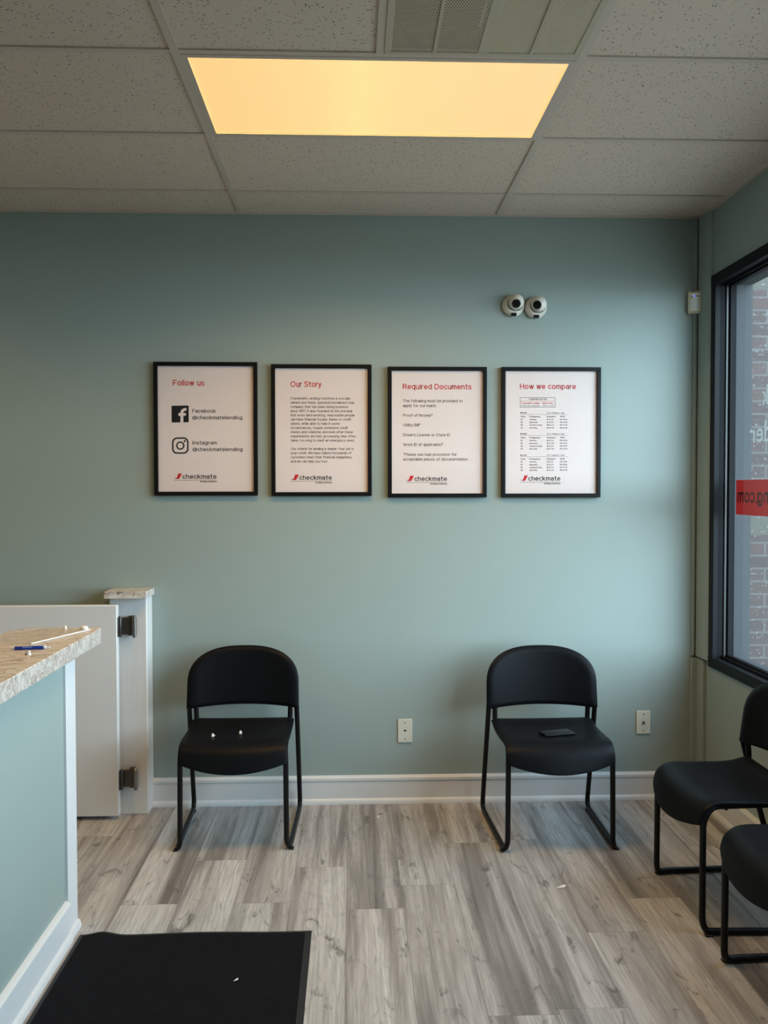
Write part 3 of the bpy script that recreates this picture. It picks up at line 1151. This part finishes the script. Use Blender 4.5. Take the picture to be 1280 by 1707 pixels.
p2 = Poster('black-framed white poster headed Our Story with two long paragraphs', (.143, .617, 1.478, 2.100), ((697, 54), (1247, 66), (1244, 781), (697, 775)))
p2.lines('heading', M['red'], [('Our Story', 802, 179, 972)], 31, .006)
p2.lines('paragraph', M['ink'], [
    ('Checkmate Lending Solutions is a locally', 801, 248, 1130), ('owned and family operated installment loan', 801, 271, 1152),
    ('company that has been doing business', 801, 294, 1117), ('since 1997. It was founded on the principal', 801, 317, 1139),
    ('that even hard-working, responsible people', 801, 340, 1152), ('can have financial trouble. Banks or credit', 801, 363, 1133),
    ('unions, while able to help in some', 801, 386, 1070), ('circumstances, require extensive credit', 801, 409, 1116),
    ('checks and collateral, and even after these', 801, 432, 1142), ('requirements are met, processing time often', 801, 455, 1158),
    ('takes too long to meet an emergency need.', 801, 478, 1150)], 14)
p2.lines('paragraph', M['ink'], [
    ('Our criteria for lending is simple: Your job is', 801, 524, 1145), ('your credit. We have helped thousands of', 801, 547, 1134),
    ('customers meet their financial obligations,', 801, 570, 1138), ('and we can help you too!', 801, 593, 1000)], 14)
p2.logo(802, 846, 1026, 688, 800)

p3 = Poster('black-framed white poster headed Required Documents with a short list', (.694, 1.166, 1.4705, 2.0905), ((57, 67), (598, 74), (590, 784), (53, 781)))
p3.lines('heading', M['red'], [('Required Documents', 138, 190, 514)], 30, .006)
for rows in ([('The following must be provided to', 138, 261, 465), ('apply for our loans:', 138, 287, 320)], [('Proof of Income*', 138, 340, 300)], [('Utility Bill*', 138, 393, 233)],
             [("Driver's License or State ID", 138, 447, 395)], [('Work ID (if applicable)*', 138, 500, 356)],
             [('*Please see loan processor for', 138, 554, 430), ('acceptable pieces of documentation.', 138, 580, 492)]):
    p3.lines('list_line', M['ink'], rows, 16)
p3.logo(152, 196, 375, 692, 150)

p4 = Poster('black-framed white poster headed How we compare with small rate tables', (1.237, 1.7145, 1.4695, 2.091), ((680, 72), (1223, 73), (1215, 785), (673, 783)))
p4.lines('heading', M['red'], [('How we compare', 780, 191, 1087)], 30, .006)
mb = MB()
for a in ((780, 237, 973, 239), (780, 289, 973, 291), (780, 239, 782, 289), (971, 239, 973, 289)):
    p4.rect(mb, *a)
p4.text(mb, 'COMPARE RATES', 827, 251, 928, 8.5, .012)
mb.build('rate_box', M['ink'], p4.sheet, smooth=0)
mb = MB()
p4.rect(mb, 784, 256.5, 969, 257.8)
p4.text(mb, 'Checkmate Lending', 788, 272, 886, 8.5, .014)
p4.text(mb, '99% or less', 902, 272, 960, 8.5, .014)
mb.build('rate_line', M['red'], p4.sheet, smooth=0)
mb = MB()
p4.text(mb, 'Other loan companies', 788, 285, 888, 8)
p4.text(mb, '200% or more', 902, 285, 966, 8)
mb.build('rate_line', M['grey_ink'], p4.sheet, smooth=0)
tabs = [
    (325, '$1,001', 'CLS Classic Loan', [('35', 'Weekly', '$40.00', '98.99%'), ('18', 'Biweekly', '$78.00', '98.99%'), ('18', 'Semimonthly', '$81.00', '98.97%'), ('12', 'Monthly', '$103.00', '98.99%')]),
    (440, '$1,500', 'CLS Classic Loan', [('35', 'Weekly', '$60.00', '99.99%'), ('18', 'Biweekly', '$117.00', '99.99%'), ('18', 'Semimonthly', '$121.00', '98.98%'), ('10', 'Monthly', '$227.00', '99.00%')]),
    (557, '$1,001', 'CLS Starter Loan', [('35', 'Weekly', '$40.00', '98.99%'), ('18', 'Biweekly', '$78.00', '98.99%'), ('18', 'Semimonthly', '$81.00', '98.97%'), ('10', 'Monthly', '$103.00', '98.99%')])]
for ti, (bv, amt, nm, rows) in enumerate(tabs):
    sh = -ti * 1.0
    mb = MB()
    p4.text(mb, amt, 781 + sh, bv, 817 + sh, 8.5, .016)
    p4.text(mb, nm, 926 + sh, bv, 1023 + sh, 8.5)
    p4.rect(mb, 781 + sh, bv + 4, 1041 + sh, bv + 5)
    for t_, u0, u1 in (('Term', 780, 808), ('Frequency', 831, 891), ('Payment', 926, 974), ('APR', 998, 1025)):
        p4.text(mb, t_, u0 + sh, bv + 20.5, u1 + sh, 8.5, .01)
    for ri, (a, b_, c_, d) in enumerate(rows):
        v = bv + 36 + ri * 15.3
        p4.text(mb, a, 781 + sh, v, 794 + sh, 8)
        p4.text(mb, b_, 831 + sh, v, 831 + {'Weekly': 39, 'Biweekly': 46, 'Semimonthly': 70, 'Monthly': 43}[b_] + sh, 8)
        p4.text(mb, c_, 925 + sh, v, 925 + (38 if len(c_) == 6 else 40) + sh, 8)
        p4.text(mb, d, 997 + sh, v, 1039 + sh, 8)
    mb.build('rate_table', M['ink'], p4.sheet, smooth=0)
p4.logo(780, 820, 998, 692, 775)


# ------------------------------------------------------------------ chairs
def chair_frame(sx):
    p = [(.232, .118, .60), (.243, .096, .535), (.247, .170, .25), (.249, .240, .012), (.236, -.190, .013), (.231, -.238, .011), (.221, -.247, .04),
         (.219, -.246, .385), (.214, -.215, .432), (.202, .070, .432), (.212, .112, .452), (.214, .106, .535), (.206, .126, .60)]
    r = [0, .1, .1, .055, .02, .03, .03, .04, .05, .05, .04, .03, 0]
    pts = smooth_path([(sx * a, b_, c_) for a, b_, c_ in p], r, 7)
    return MB().tube(pts, .0112, 12)


def chair_seat():
    NU, NV = 28, 34
    prof = [(.122, .455), (.108, .468), (.086, .466), (.05, .457), (.0, .4525), (-.06, .4525), (-.12, .4535), (-.17, .4545), (-.205, .451), (-.232, .438), (-.250, .415), (-.258, .390), (-.262, .372)]
    def ev(t):
        s = t * (len(prof) - 1)
        i = min(int(s), len(prof) - 2)
        u = s - i
        p0, p1_, p2_, p3_ = prof[max(i - 1, 0)], prof[i], prof[i + 1], prof[min(i + 2, len(prof) - 1)]
        return tuple(.5 * (2 * b_ + (c_ - a) * u + (2 * a - 5 * b_ + 4 * c_ - d) * u * u + (3 * b_ - a - 3 * c_ + d) * u ** 3) for a, b_, c_, d in zip(p0, p1_, p2_, p3_))
    vs, fs = [], []
    for j in range(NV + 1):
        t = j / NV
        y, z = ev(t)
        half = .232 - .006 * t
        if t < .10:
            half -= .022 * (1 - t / .10) ** 2
        for i in range(NU + 1):
            u = -1 + 2 * i / NU
            yy, zz = y, z
            front = max(0.0, (t - .55) / .45)
            bow = (1 - u * u)
            yy -= .040 * bow * front ** 1.2
            zz -= .035 * bow * max(0.0, (t - .82) / .18) ** 1.3
            dish = max(0.0, 1 - abs(t - .40) / .35)
            zz -= .017 * bow * dish
            if t < .9:
                e = max(0.0, (abs(u) - .86) / .14)
                zz -= .008 * e * e * (1 if t < .75 else (0.9 - t) / .15)
            vs.append((u * half, yy, zz))
    for j in range(NV):
        for i in range(NU):
            a = j * (NU + 1) + i
            fs.append((a, a + 1, a + NU + 2, a + NU + 1))
    return MB().add(vs, fs)


def chair_back():
    S = 12
    zb, zt, zm, W = .512, .789, .618, .253
    bnd = []
    for i in range(49):                                   # rounded top, from right to left
        a = PI * i / 48
        ca, sa = math.cos(a), math.sin(a)
        bnd.append((W * math.copysign(abs(ca) ** (2 / 2.6), ca), zm + (zt - zm) * max(0.0, sa) ** (2 / 2.6)))
    for k_ in range(1, 5):
        bnd.append((-W * (1 + .006 * k_ / 5), zm + (zb + .01 - zm) * k_ / 5))
    for i in range(25):                                   # gently arched lower edge
        u = -1 + 2 * i / 24
        bnd.append((u * W * 1.006, zb + .010 * (1 - u * u) + (.004 if i in (0, 24) else 0)))
    for k_ in range(4, 0, -1):
        bnd.append((W * (1 + .006 * k_ / 5), zm + (zb + .01 - zm) * k_ / 5))
    N = len(bnd)
    def depth(x, z, s):
        y = .124 - .050 * (x / W) ** 2 + .12 * (z - zb)
        y -= .0
        if s > .86:
            y += .016 * ((s - .86) / .14) ** 2
        return y
    vs, fs = [(0, depth(0, .64, 0), .64)], []
    for j in range(1, S + 1):
        s = (j / S) ** .8
        for x, z in bnd:
            px, pz = x * s, .64 + (z - .64) * s
            vs.append((px, depth(px, pz, s), pz))
    for i in range(N):
        fs.append((0, 1 + i, 1 + (i + 1) % N))
    for j in range(S - 1):
        for i in range(N):
            k = (i + 1) % N
            a = 1 + j * N
            fs.append((a + i, a + N + i, a + N + k, a + k))
    return MB().add(vs, fs)


def solid(o, t, offset, bev):
    q = o.modifiers.new('thickness', 'SOLIDIFY')
    q.thickness = t
    q.offset = offset
    b_ = o.modifiers.new('rounding', 'BEVEL')
    b_.width = bev
    b_.segments = 3
    b_.limit_method = 'ANGLE'
    b_.angle_limit = math.radians(50)


def oriented(mb, up):
    """make all faces of an open sheet look along 'up'"""
    return mb


def build_chair():
    root = thing('stacking_chair', '-', 'chair', group='black sled-base chairs in the waiting area')
    st = chair_seat().build('seat', M['plastic'], root, smooth=60)
    if st.data.polygons[len(st.data.polygons) // 2].normal.z < 0:
        st.data.flip_normals()
    solid(st, .016, -1.0, .005)
    bk = chair_back().build('backrest', M['plastic'], root, smooth=60)
    if bk.data.polygons[0].normal.y > 0:
        bk.data.flip_normals()
    solid(bk, .026, -1.0, .008)
    for sx in (-1, 1):
        fr_ = chair_frame(sx).build('sled_frame', M['tube'], root, smooth=60)
        for yy in (-.232, .205):
            MB().box(sx * .243 - .008, sx * .243 + .008, yy - .014, yy + .014, .0002, .006).build('floor_glide', M['rubber'], fr_, bevel=.002)
    for yy in (-.16, .06):
        MB().tube([(-.205, yy, .421), (.205, yy, .421)], .008, 10).build('cross_bar', M['tube'], root)
    return root


ch = build_chair()
ch.location = (0.025, -.295, 0)
ch['label'] = 'black plastic chair against the wall beside the white half gate'
spots = [((1.384, -.355, 0), math.radians(0.6), 'black plastic chair against the wall holding a phone'),
         ((1.955, -1.060, 0), math.radians(-90), 'black chair by the window wall, the farther of two facing left'),
         ((1.945, -1.70, 0), math.radians(-90), 'nearest black chair, cut off by the right edge of the photo')]
chairs = [ch]
for loc, rz, lab in spots:
    c = copy_tree(ch)
    c.location = loc
    c.rotation_euler.z = rz
    c['label'] = lab
    chairs.append(c)

# phone on the second chair
ph = thing('phone', 'black smartphone lying on the chair seat against the wall', 'phone', (1.415, -.415, .4408), math.radians(14))
MB().box(-.072, .072, -.036, .036, 0, .009).build('phone_body', M['phone'], ph, bevel=.004, seg=3)
MB().box(-.066, .066, -.032, .032, .0088, .0094).build('screen', M['screen'], ph)


# little white plastic anchors
def anchor(name, label, loc, rot, group):
    r = thing(name, label, 'fitting', loc, rot, group)
    r.scale = (.8, .8, .8)
    MB().lathe([(.0085, 0), (.0085, .005), (.006, .007), (.006, .013), (.0045, .015)], 16).build('cap_body', M['white_bit'], r)
    MB().tube([(.006, 0, .004), (.013, .003, .003)], .0032, 8).build('screw_end', M['screw'], r)
    return r
anchor('cable_clip', 'small white clip on black chair seat, nearer the front left edge', (-.08, -.405, .4445), .4, 'white plastic clips')
anchor('cable_clip', 'small white clip at the middle of the black chair seat', (.03, -.335, .436), 1.7, 'white plastic clips')

# ------------------------------------------------------------------ counter
cr = thing('reception_counter', 'sage green counter wall with white corner trim and white baseboard', 'counter', (-.438, -1.158, 0))
CZ = .958
MB().box(-.16, 0, -2.3, 0, 0, CZ).build('counter_wall', M['wall'], cr)
t = MB()
t.box(-.004, .010, -.088, .010, 0.0, CZ)
t.box(-.172, -.004, -.002, .010, 0.0, CZ)
t.build('corner_trim', M['trim'], cr, bevel=.002)
t = MB()
t.prism([(d, z) for d, z in base_profile()], -2.3, -.088, 'y')
t.prism([(.010, 0), (.022, 0), (.022, .011), (.017, .024), (.010, .027)], -.0885, .010, 'y')
t.build('baseboard', M['trim'], cr)
tp = MB()
poly = [(-.378, -3.45), (-.378, -1.013), (-.384, -1.003), (-.60, -.990), (-.655, -1.015), (-.685, -1.07), (-.685, -1.20), (-.70, -1.5), (-.70, -3.45)]
tp.prism(poly[::-1], CZ, 1.013, 'z')
tag(tp.build('countertop', M['stone'], bevel=.0025), 'cream veined laminate counter slab with pen and clear sheet on it', 'countertop')

ZC = 1.013
ac = tag(MB().prism([(-.645, -1.34), (-.505, -1.345), (-.401, -1.065), (-.56, -1.02), (-.66, -1.12)], ZC + .001, ZC + .0055, 'z').build('clear_sheet', [M['acrylic']], smooth=0),
         'clear acrylic sheet lying flat on the counter behind the pen', 'sheet')
ed = MB().tube([(-.505, -1.346, ZC + .0035), (-.400, -1.066, ZC + .0035)], .0024, 6)
ed.build('sheet_edge', M['acrylic_edge'], ac)
pen = thing('pen', 'blue and white ballpoint pen lying on the counter', 'pen', (-.476, -1.430, ZC + .0058), math.radians(7))
Tx = Matrix.Rotation(PI / 2, 4, 'Y')
MB().lathe([(.0052, -.046), (.0055, -.04), (.0056, .036), (.0052, .04)], 16, 0, Tx).build('barrel', M['blue'], pen)
MB().lathe([(.001, -.061), (.0028, -.056), (.0048, -.046)], 16, 0, Tx).build('tip', M['pen_white'], pen)
MB().lathe([(.0054, .0395), (.0056, .046), (.003, .048), (.003, .057), (.002, .058)], 16, 0, Tx).build('push_button', M['pen_white'], pen)
MB().box(.002, .046, .003, .0075, .0015, .0062).build('clip', M['pen_white'], pen, bevel=.001)
MB().box(-.022, .006, -.0052, -.0045, .001, .004).build('printed_line', simple('pale_blue_print', (.25, .33, .6), .4), pen)
anchor('cable_clip', 'small white clip on the counter in front of the pen', (-.449, -1.517, ZC), 2.8, 'white plastic clips')
anchor('cable_clip', 'small white clip lying at far side of the clear sheet', (-.487, -1.066, ZC + .0055), .8, 'white plastic clips')
r = thing('cable_clip', 'round white cap on the sheet near the counter corner', 'fitting', (-.421, -1.068, ZC + .0055), 0, 'white plastic clips')
MB().lathe([(.0135, 0), (.0145, .004), (.0135, .008), (.008, .011), (.0, .012)], 20).build('cap_body', M['white_bit'], r)

# ------------------------------------------------------------------ post and half gate
po = thing('gate_post', 'white wood-grain post with stone-look cap by the wall', 'post', (-.513, 0, 0))
MB().box(-.085, .088, -.112, -.002, 0.0, 1.012).build('post_shaft', M['wood'], po, bevel=.006)
MB().box(-.094, .098, -.165, -.002, 1.012, 1.045).build('post_cap', M['stone'], po, bevel=.002)
gt = thing('half_gate', 'low white gate panel hinged to the post behind counter', 'gate', (-.545, -.150, 0))
MB().box(-1.25, 0, -.030, .006, .018, .985).build('gate_panel', M['trim'], gt, bevel=.004)
for z0 in (.835, .130):
    h = MB()
    h.box(-.002, .064, .010, .014, .010 + z0, .088 + z0)
    h.box(.0005, .004, -.022, .012, .004 + z0, .092 + z0)
    hb = h.build('hinge', M['hinge'], gt, bevel=.0008)
    MB().lathe([(.005, -.004), (.0085, 0), (.0085, .006), (.011, .008), (.011, .086), (.0085, .088), (.0085, .094), (.005, .098)], 16, 0,
               Matrix.Translation((.070, .002, z0))).build('hinge_barrel', M['hinge_pin'], hb)
    MB().lathe([(.004, 0), (.0065, .003), (.0065, .093), (.004, .097)], 12, 0, Matrix.Translation((.008, -.004, z0))).build('hinge_barrel', M['hinge'], hb)
    MB().box(.040, .062, .012, .038, z0 + .004, z0 + .094).build('hinge_leaf', M['hinge'], hb, bevel=.001)

# ------------------------------------------------------------------ floor mat and litter
mt_o = thing('floor_mat', 'black carpet mat with rubber border on the floor beside counter', 'mat', (-.40, -1.215, 0))
NX, NY = 40, 40
MWd, MLn = .782, 1.5
vs, fs = [], []
def mat_pt(u, v):
    x, y = u * MWd, -v * MLn
    z = .0075
    z += .012 * math.exp(-((u - .10) / .055) ** 2) * math.exp(-(v / .10) ** 2)
    return (x, y + .016 * u * 0 - .004 * math.sin(u * 9) * math.exp(-v * 9), z)
for j in range(NY + 1):
    for i in range(NX + 1):
        vs.append(mat_pt(.018 + .955 * i / NX, .012 + .976 * j / NY))
for j in range(NY):
    for i in range(NX):
        a = j * (NX + 1) + i
        fs.append((a, a + 1, a + NX + 2, a + NX + 1))
mb = MB().add(vs, fs)
pile = mb.build('carpet_pile', M['carpet'], mt_o, smooth=60)
bd = []
rb = MB()
n = 40
outer, inner = [], []
for i in range(n):
    outer.append((0 + MWd * i / n, 0)); inner.append((.018 + .955 * i / n, .012))
loop_o, loop_i = [], []
for i in range(n + 1):
    loop_o.append((i / n, 0.0)); loop_i.append((.018 + .955 * i / n, .012))
for i in range(1, n + 1):
    loop_o.append((1.0, i / n)); loop_i.append((.973, .012 + .976 * i / n))
for i in range(1, n + 1):
    loop_o.append((1 - i / n, 1.0)); loop_i.append((.018 + .955 * (1 - i / n), .988))
for i in range(1, n):
    loop_o.append((0.0, 1 - i / n)); loop_i.append((.018, .012 + .976 * (1 - i / n)))
k = len(loop_o)
vv = []
for (u, v) in loop_o:
    x, y, z = mat_pt(u, v)
    vv.append((x, y, max(.0003, z - .0073)))
for (u, v) in loop_o:
    x, y, z = mat_pt(u, v)
    vv.append((x, y, z - .0045))
for (u, v) in loop_i:
    x, y, z = mat_pt(u, v)
    vv.append((x, y, z))
ffs = []
for i in range(k):
    j = (i + 1) % k
    ffs += [(i, j, k + j, k + i), (k + i, k + j, 2 * k + j, 2 * k + i)]
rb.add(vv, ffs)
rb.build('rubber_border', M['rubber'], mt_o, smooth=50)


def scrap(label, x, y, z, s, rz, shape):
    q = MB()
    vs_ = [(a * s, b_ * s, .0015 + .35 * s * h) for a, b_, h in shape]
    n_ = len(vs_)
    top = vs_
    bot = [(a, b_, c_ - .0012) for a, b_, c_ in vs_]
    q.add(top + bot, [tuple(range(n_)), tuple(range(n_, 2 * n_))[::-1]] + [(i, (i + 1) % n_, n_ + (i + 1) % n_, n_ + i) for i in range(n_)])
    o = q.build('paper_scrap', M['scrap'], loc=(x, y, z), smooth=0)
    o.rotation_euler.z = rz
    tag(o, label, 'litter', 'white scraps on the floor')
    return o
tear = [(-1, -.15, 0), (-.2, -.35, .1), (.5, -.5, .3), (1, .1, .5), (.7, .5, .3), (.1, .3, .1), (-.4, .1, 0)]
scrap('torn white paper scrap on open floor right of centre', 1.311, -.924, 0, .022, .2, tear)
scrap('tiny pale crumb on the floor near the back baseboard', .639, -.189, 0, .010, 1.0, tear)
scrap('small white fleck lying on the black floor mat', .164, -1.518, .0078, .009, .6, tear)
scrap('small white crumb on the floor near the far right baseboard', .655, -.215, 0, .006, 2.0, tear) if False else None


# ------------------------------------------------------------------ wall plates
def wall_plate(label, x, z, kind):
    r = thing('wall_plate', label, 'wall plate', (x, -.001, z), 0, 'ivory wall plates')
    pl = MB()
    pl.box(-.035, .035, -.006, 0, 0, .114)
    pl.build('plate', M['plate'], r, bevel=.004, seg=3)
    for zz in (.018, .097):
        MB().lathe([(.0032, 0), (.0032, .0012), (.0, .0016)], 12, 0, Matrix.Translation((0, -.006, zz)) @ Matrix.Rotation(PI / 2, 4, 'X')).build('screw', M['screw'], r)
    if kind == 'phone':
        MB().prism([(-.0065, .0585), (-.0065, .0625), (.0065, .0625), (.0065, .0585), (.002, .0545), (-.002, .0545)][::-1], -.0064, -.0058, 'y').build('jack_opening', M['hole'], r)
    else:
        MB().lathe([(.0065, 0), (.0065, .003), (.0048, .003), (.0048, .011), (.003, .011)], 12, 0,
                   Matrix.Translation((0, -.006, .057)) @ Matrix.Rotation(PI / 2, 4, 'X')).build('coax_connector', M['screw'], r)
wall_plate('ivory phone jack plate low on the wall between the two chairs', .7755, .290, 'phone')
wall_plate('ivory cable outlet plate low on wall near the right corner', 1.936, .318, 'coax')

# ------------------------------------------------------------------ motion sensor
sn = thing('motion_sensor', 'cream motion detector with blue light high in the corner', 'sensor', (XR - .040, -.019, 2.352), math.radians(-20))
body = MB()
SW = .034
sec = [(-SW, 0), (-SW, -.020), (-SW * .8, -.030), (-SW * .4, -.037), (SW * .1, -.038), (SW * .55, -.033), (SW * .9, -.022), (SW, -.012), (SW, 0)]
body.prism(sec[::-1], .006, .088, 'z')
n_ = len(sec)
vs = [(a, b_, .088) for a, b_ in sec] + [(a, b_ * .35, .104) for a, b_ in sec]
body.add(vs, [(i, i + 1, n_ + i + 1, n_ + i) for i in range(n_ - 1)] + [tuple(range(n_, 2 * n_))])
vs = [(a, b_, .006) for a, b_ in sec] + [(a * .9, b_ * .5, -.004) for a, b_ in sec]
body.add(vs, [(i, i + 1, n_ + i + 1, n_ + i) for i in range(n_ - 1)] + [tuple(range(n_, 2 * n_))])
body.build('sensor_body', M['cream'], sn, smooth=35)
ln = MB()
sec2 = [(a * .86 - .002, b_ - .002) for a, b_ in sec[1:-2]]
vs = [(a, b_, .014) for a, b_ in sec2] + [(a, b_, .060) for a, b_ in sec2]
n_ = len(sec2)
ln.add(vs, [(i, i + 1, n_ + i + 1, n_ + i) for i in range(n_ - 1)])
lo = ln.build('sensor_lens', M['lens_white'], sn, smooth=60)
MB().tube([(-.026, -.029, .066), (-.014, -.0375, .072), (.003, -.0395, .0735), (.018, -.0365, .072)], .0014, 8).build('slot', M['hole'], sn)
MB().lathe([(0, -.0035), (.0025, -.0025), (.0035, 0), (.0025, .0025), (0, .0035)], 12, 0, Matrix.Translation((-.006, -.0395, .0735))).build('indicator_light', M['led'], sn)


# ------------------------------------------------------------------ dome cameras
def dome(label, x, z, look):
    r = thing('security_camera', label, 'security camera', (x, -.001, z), 0, 'white turret security cameras')
    Rx = Matrix.Rotation(PI / 2, 4, 'X')            # local z -> -y (out of the wall)
    MB().lathe([(.050, 0), (.052, .006), (.052, .016), (.048, .024), (.041, .032), (.036, .036)], 40, 0, Rx).build('camera_base', M['cam_white'], r, smooth=50)
    lookv = Vector(look).normalized()
    Q = lookv.to_track_quat('Z', 'Y').to_matrix().to_4x4()
    cen = Vector((.007, -.046, .010))
    prof = [(.0, -.036)] + [(.037 * math.sin(PI - a), .037 * math.cos(PI - a)) for a in [PI * i / 20 for i in range(2, 16)]] + [(.0215, .0305), (.0205, .0265)]
    bl = MB().lathe(prof, 40, 0, Matrix.Translation(cen) @ Q).build('camera_ball', M['cam_white'], r, smooth=50)
    MB().lathe([(.0205, .0262), (.0205, .0300), (.0175, .0305)], 32, 0, Matrix.Translation(cen) @ Q).build('lens_ring', M['cam_ring'], bl)
    MB().lathe([(.0175, .0290), (.0175, .0312), (.010, .0322), (.0, .0326)], 32, 0, Matrix.Translation(cen) @ Q).build('lens', M['cam_black'], bl)
    ring_m = MB()
    pts_ = [(.0385 * math.cos(2 * PI * i / 40), .0385 * math.sin(2 * PI * i / 40), 0) for i in range(41)]
    ring_m.tube(pts_, .0028, 8, 0, Matrix.Translation((.006, -.040, .007)) @ Matrix.Rotation(PI / 2 + .25, 4, 'X'))
    ring_m.build('collar', M['cam_white'], r, smooth=60)
    gap = MB()
    gap.tube([(.0362 * math.cos(2 * PI * i / 40), .0362 * math.sin(2 * PI * i / 40), 0) for i in range(41)], .0022, 8, 0,
             Matrix.Translation((.006, -.0435, .0062)) @ Matrix.Rotation(PI / 2 + .25, 4, 'X'))
    gap.build('gap_shade', M['hole'], r, smooth=60)  # dark ring drawn in for the shade of the crease around the ball
    MB().box(-.013, .012, -.035, -.010, -.0515, -.038).build('label_window', M['cam_black'], r, bevel=.001)
    return r
dome('white dome security camera on wall, the left and slightly higher one', 1.293, 2.383, (-.16, -1, -.48))
dome('white dome security camera on wall, the right and slightly lower one', 1.401, 2.374, (-.52, -1, -.36))
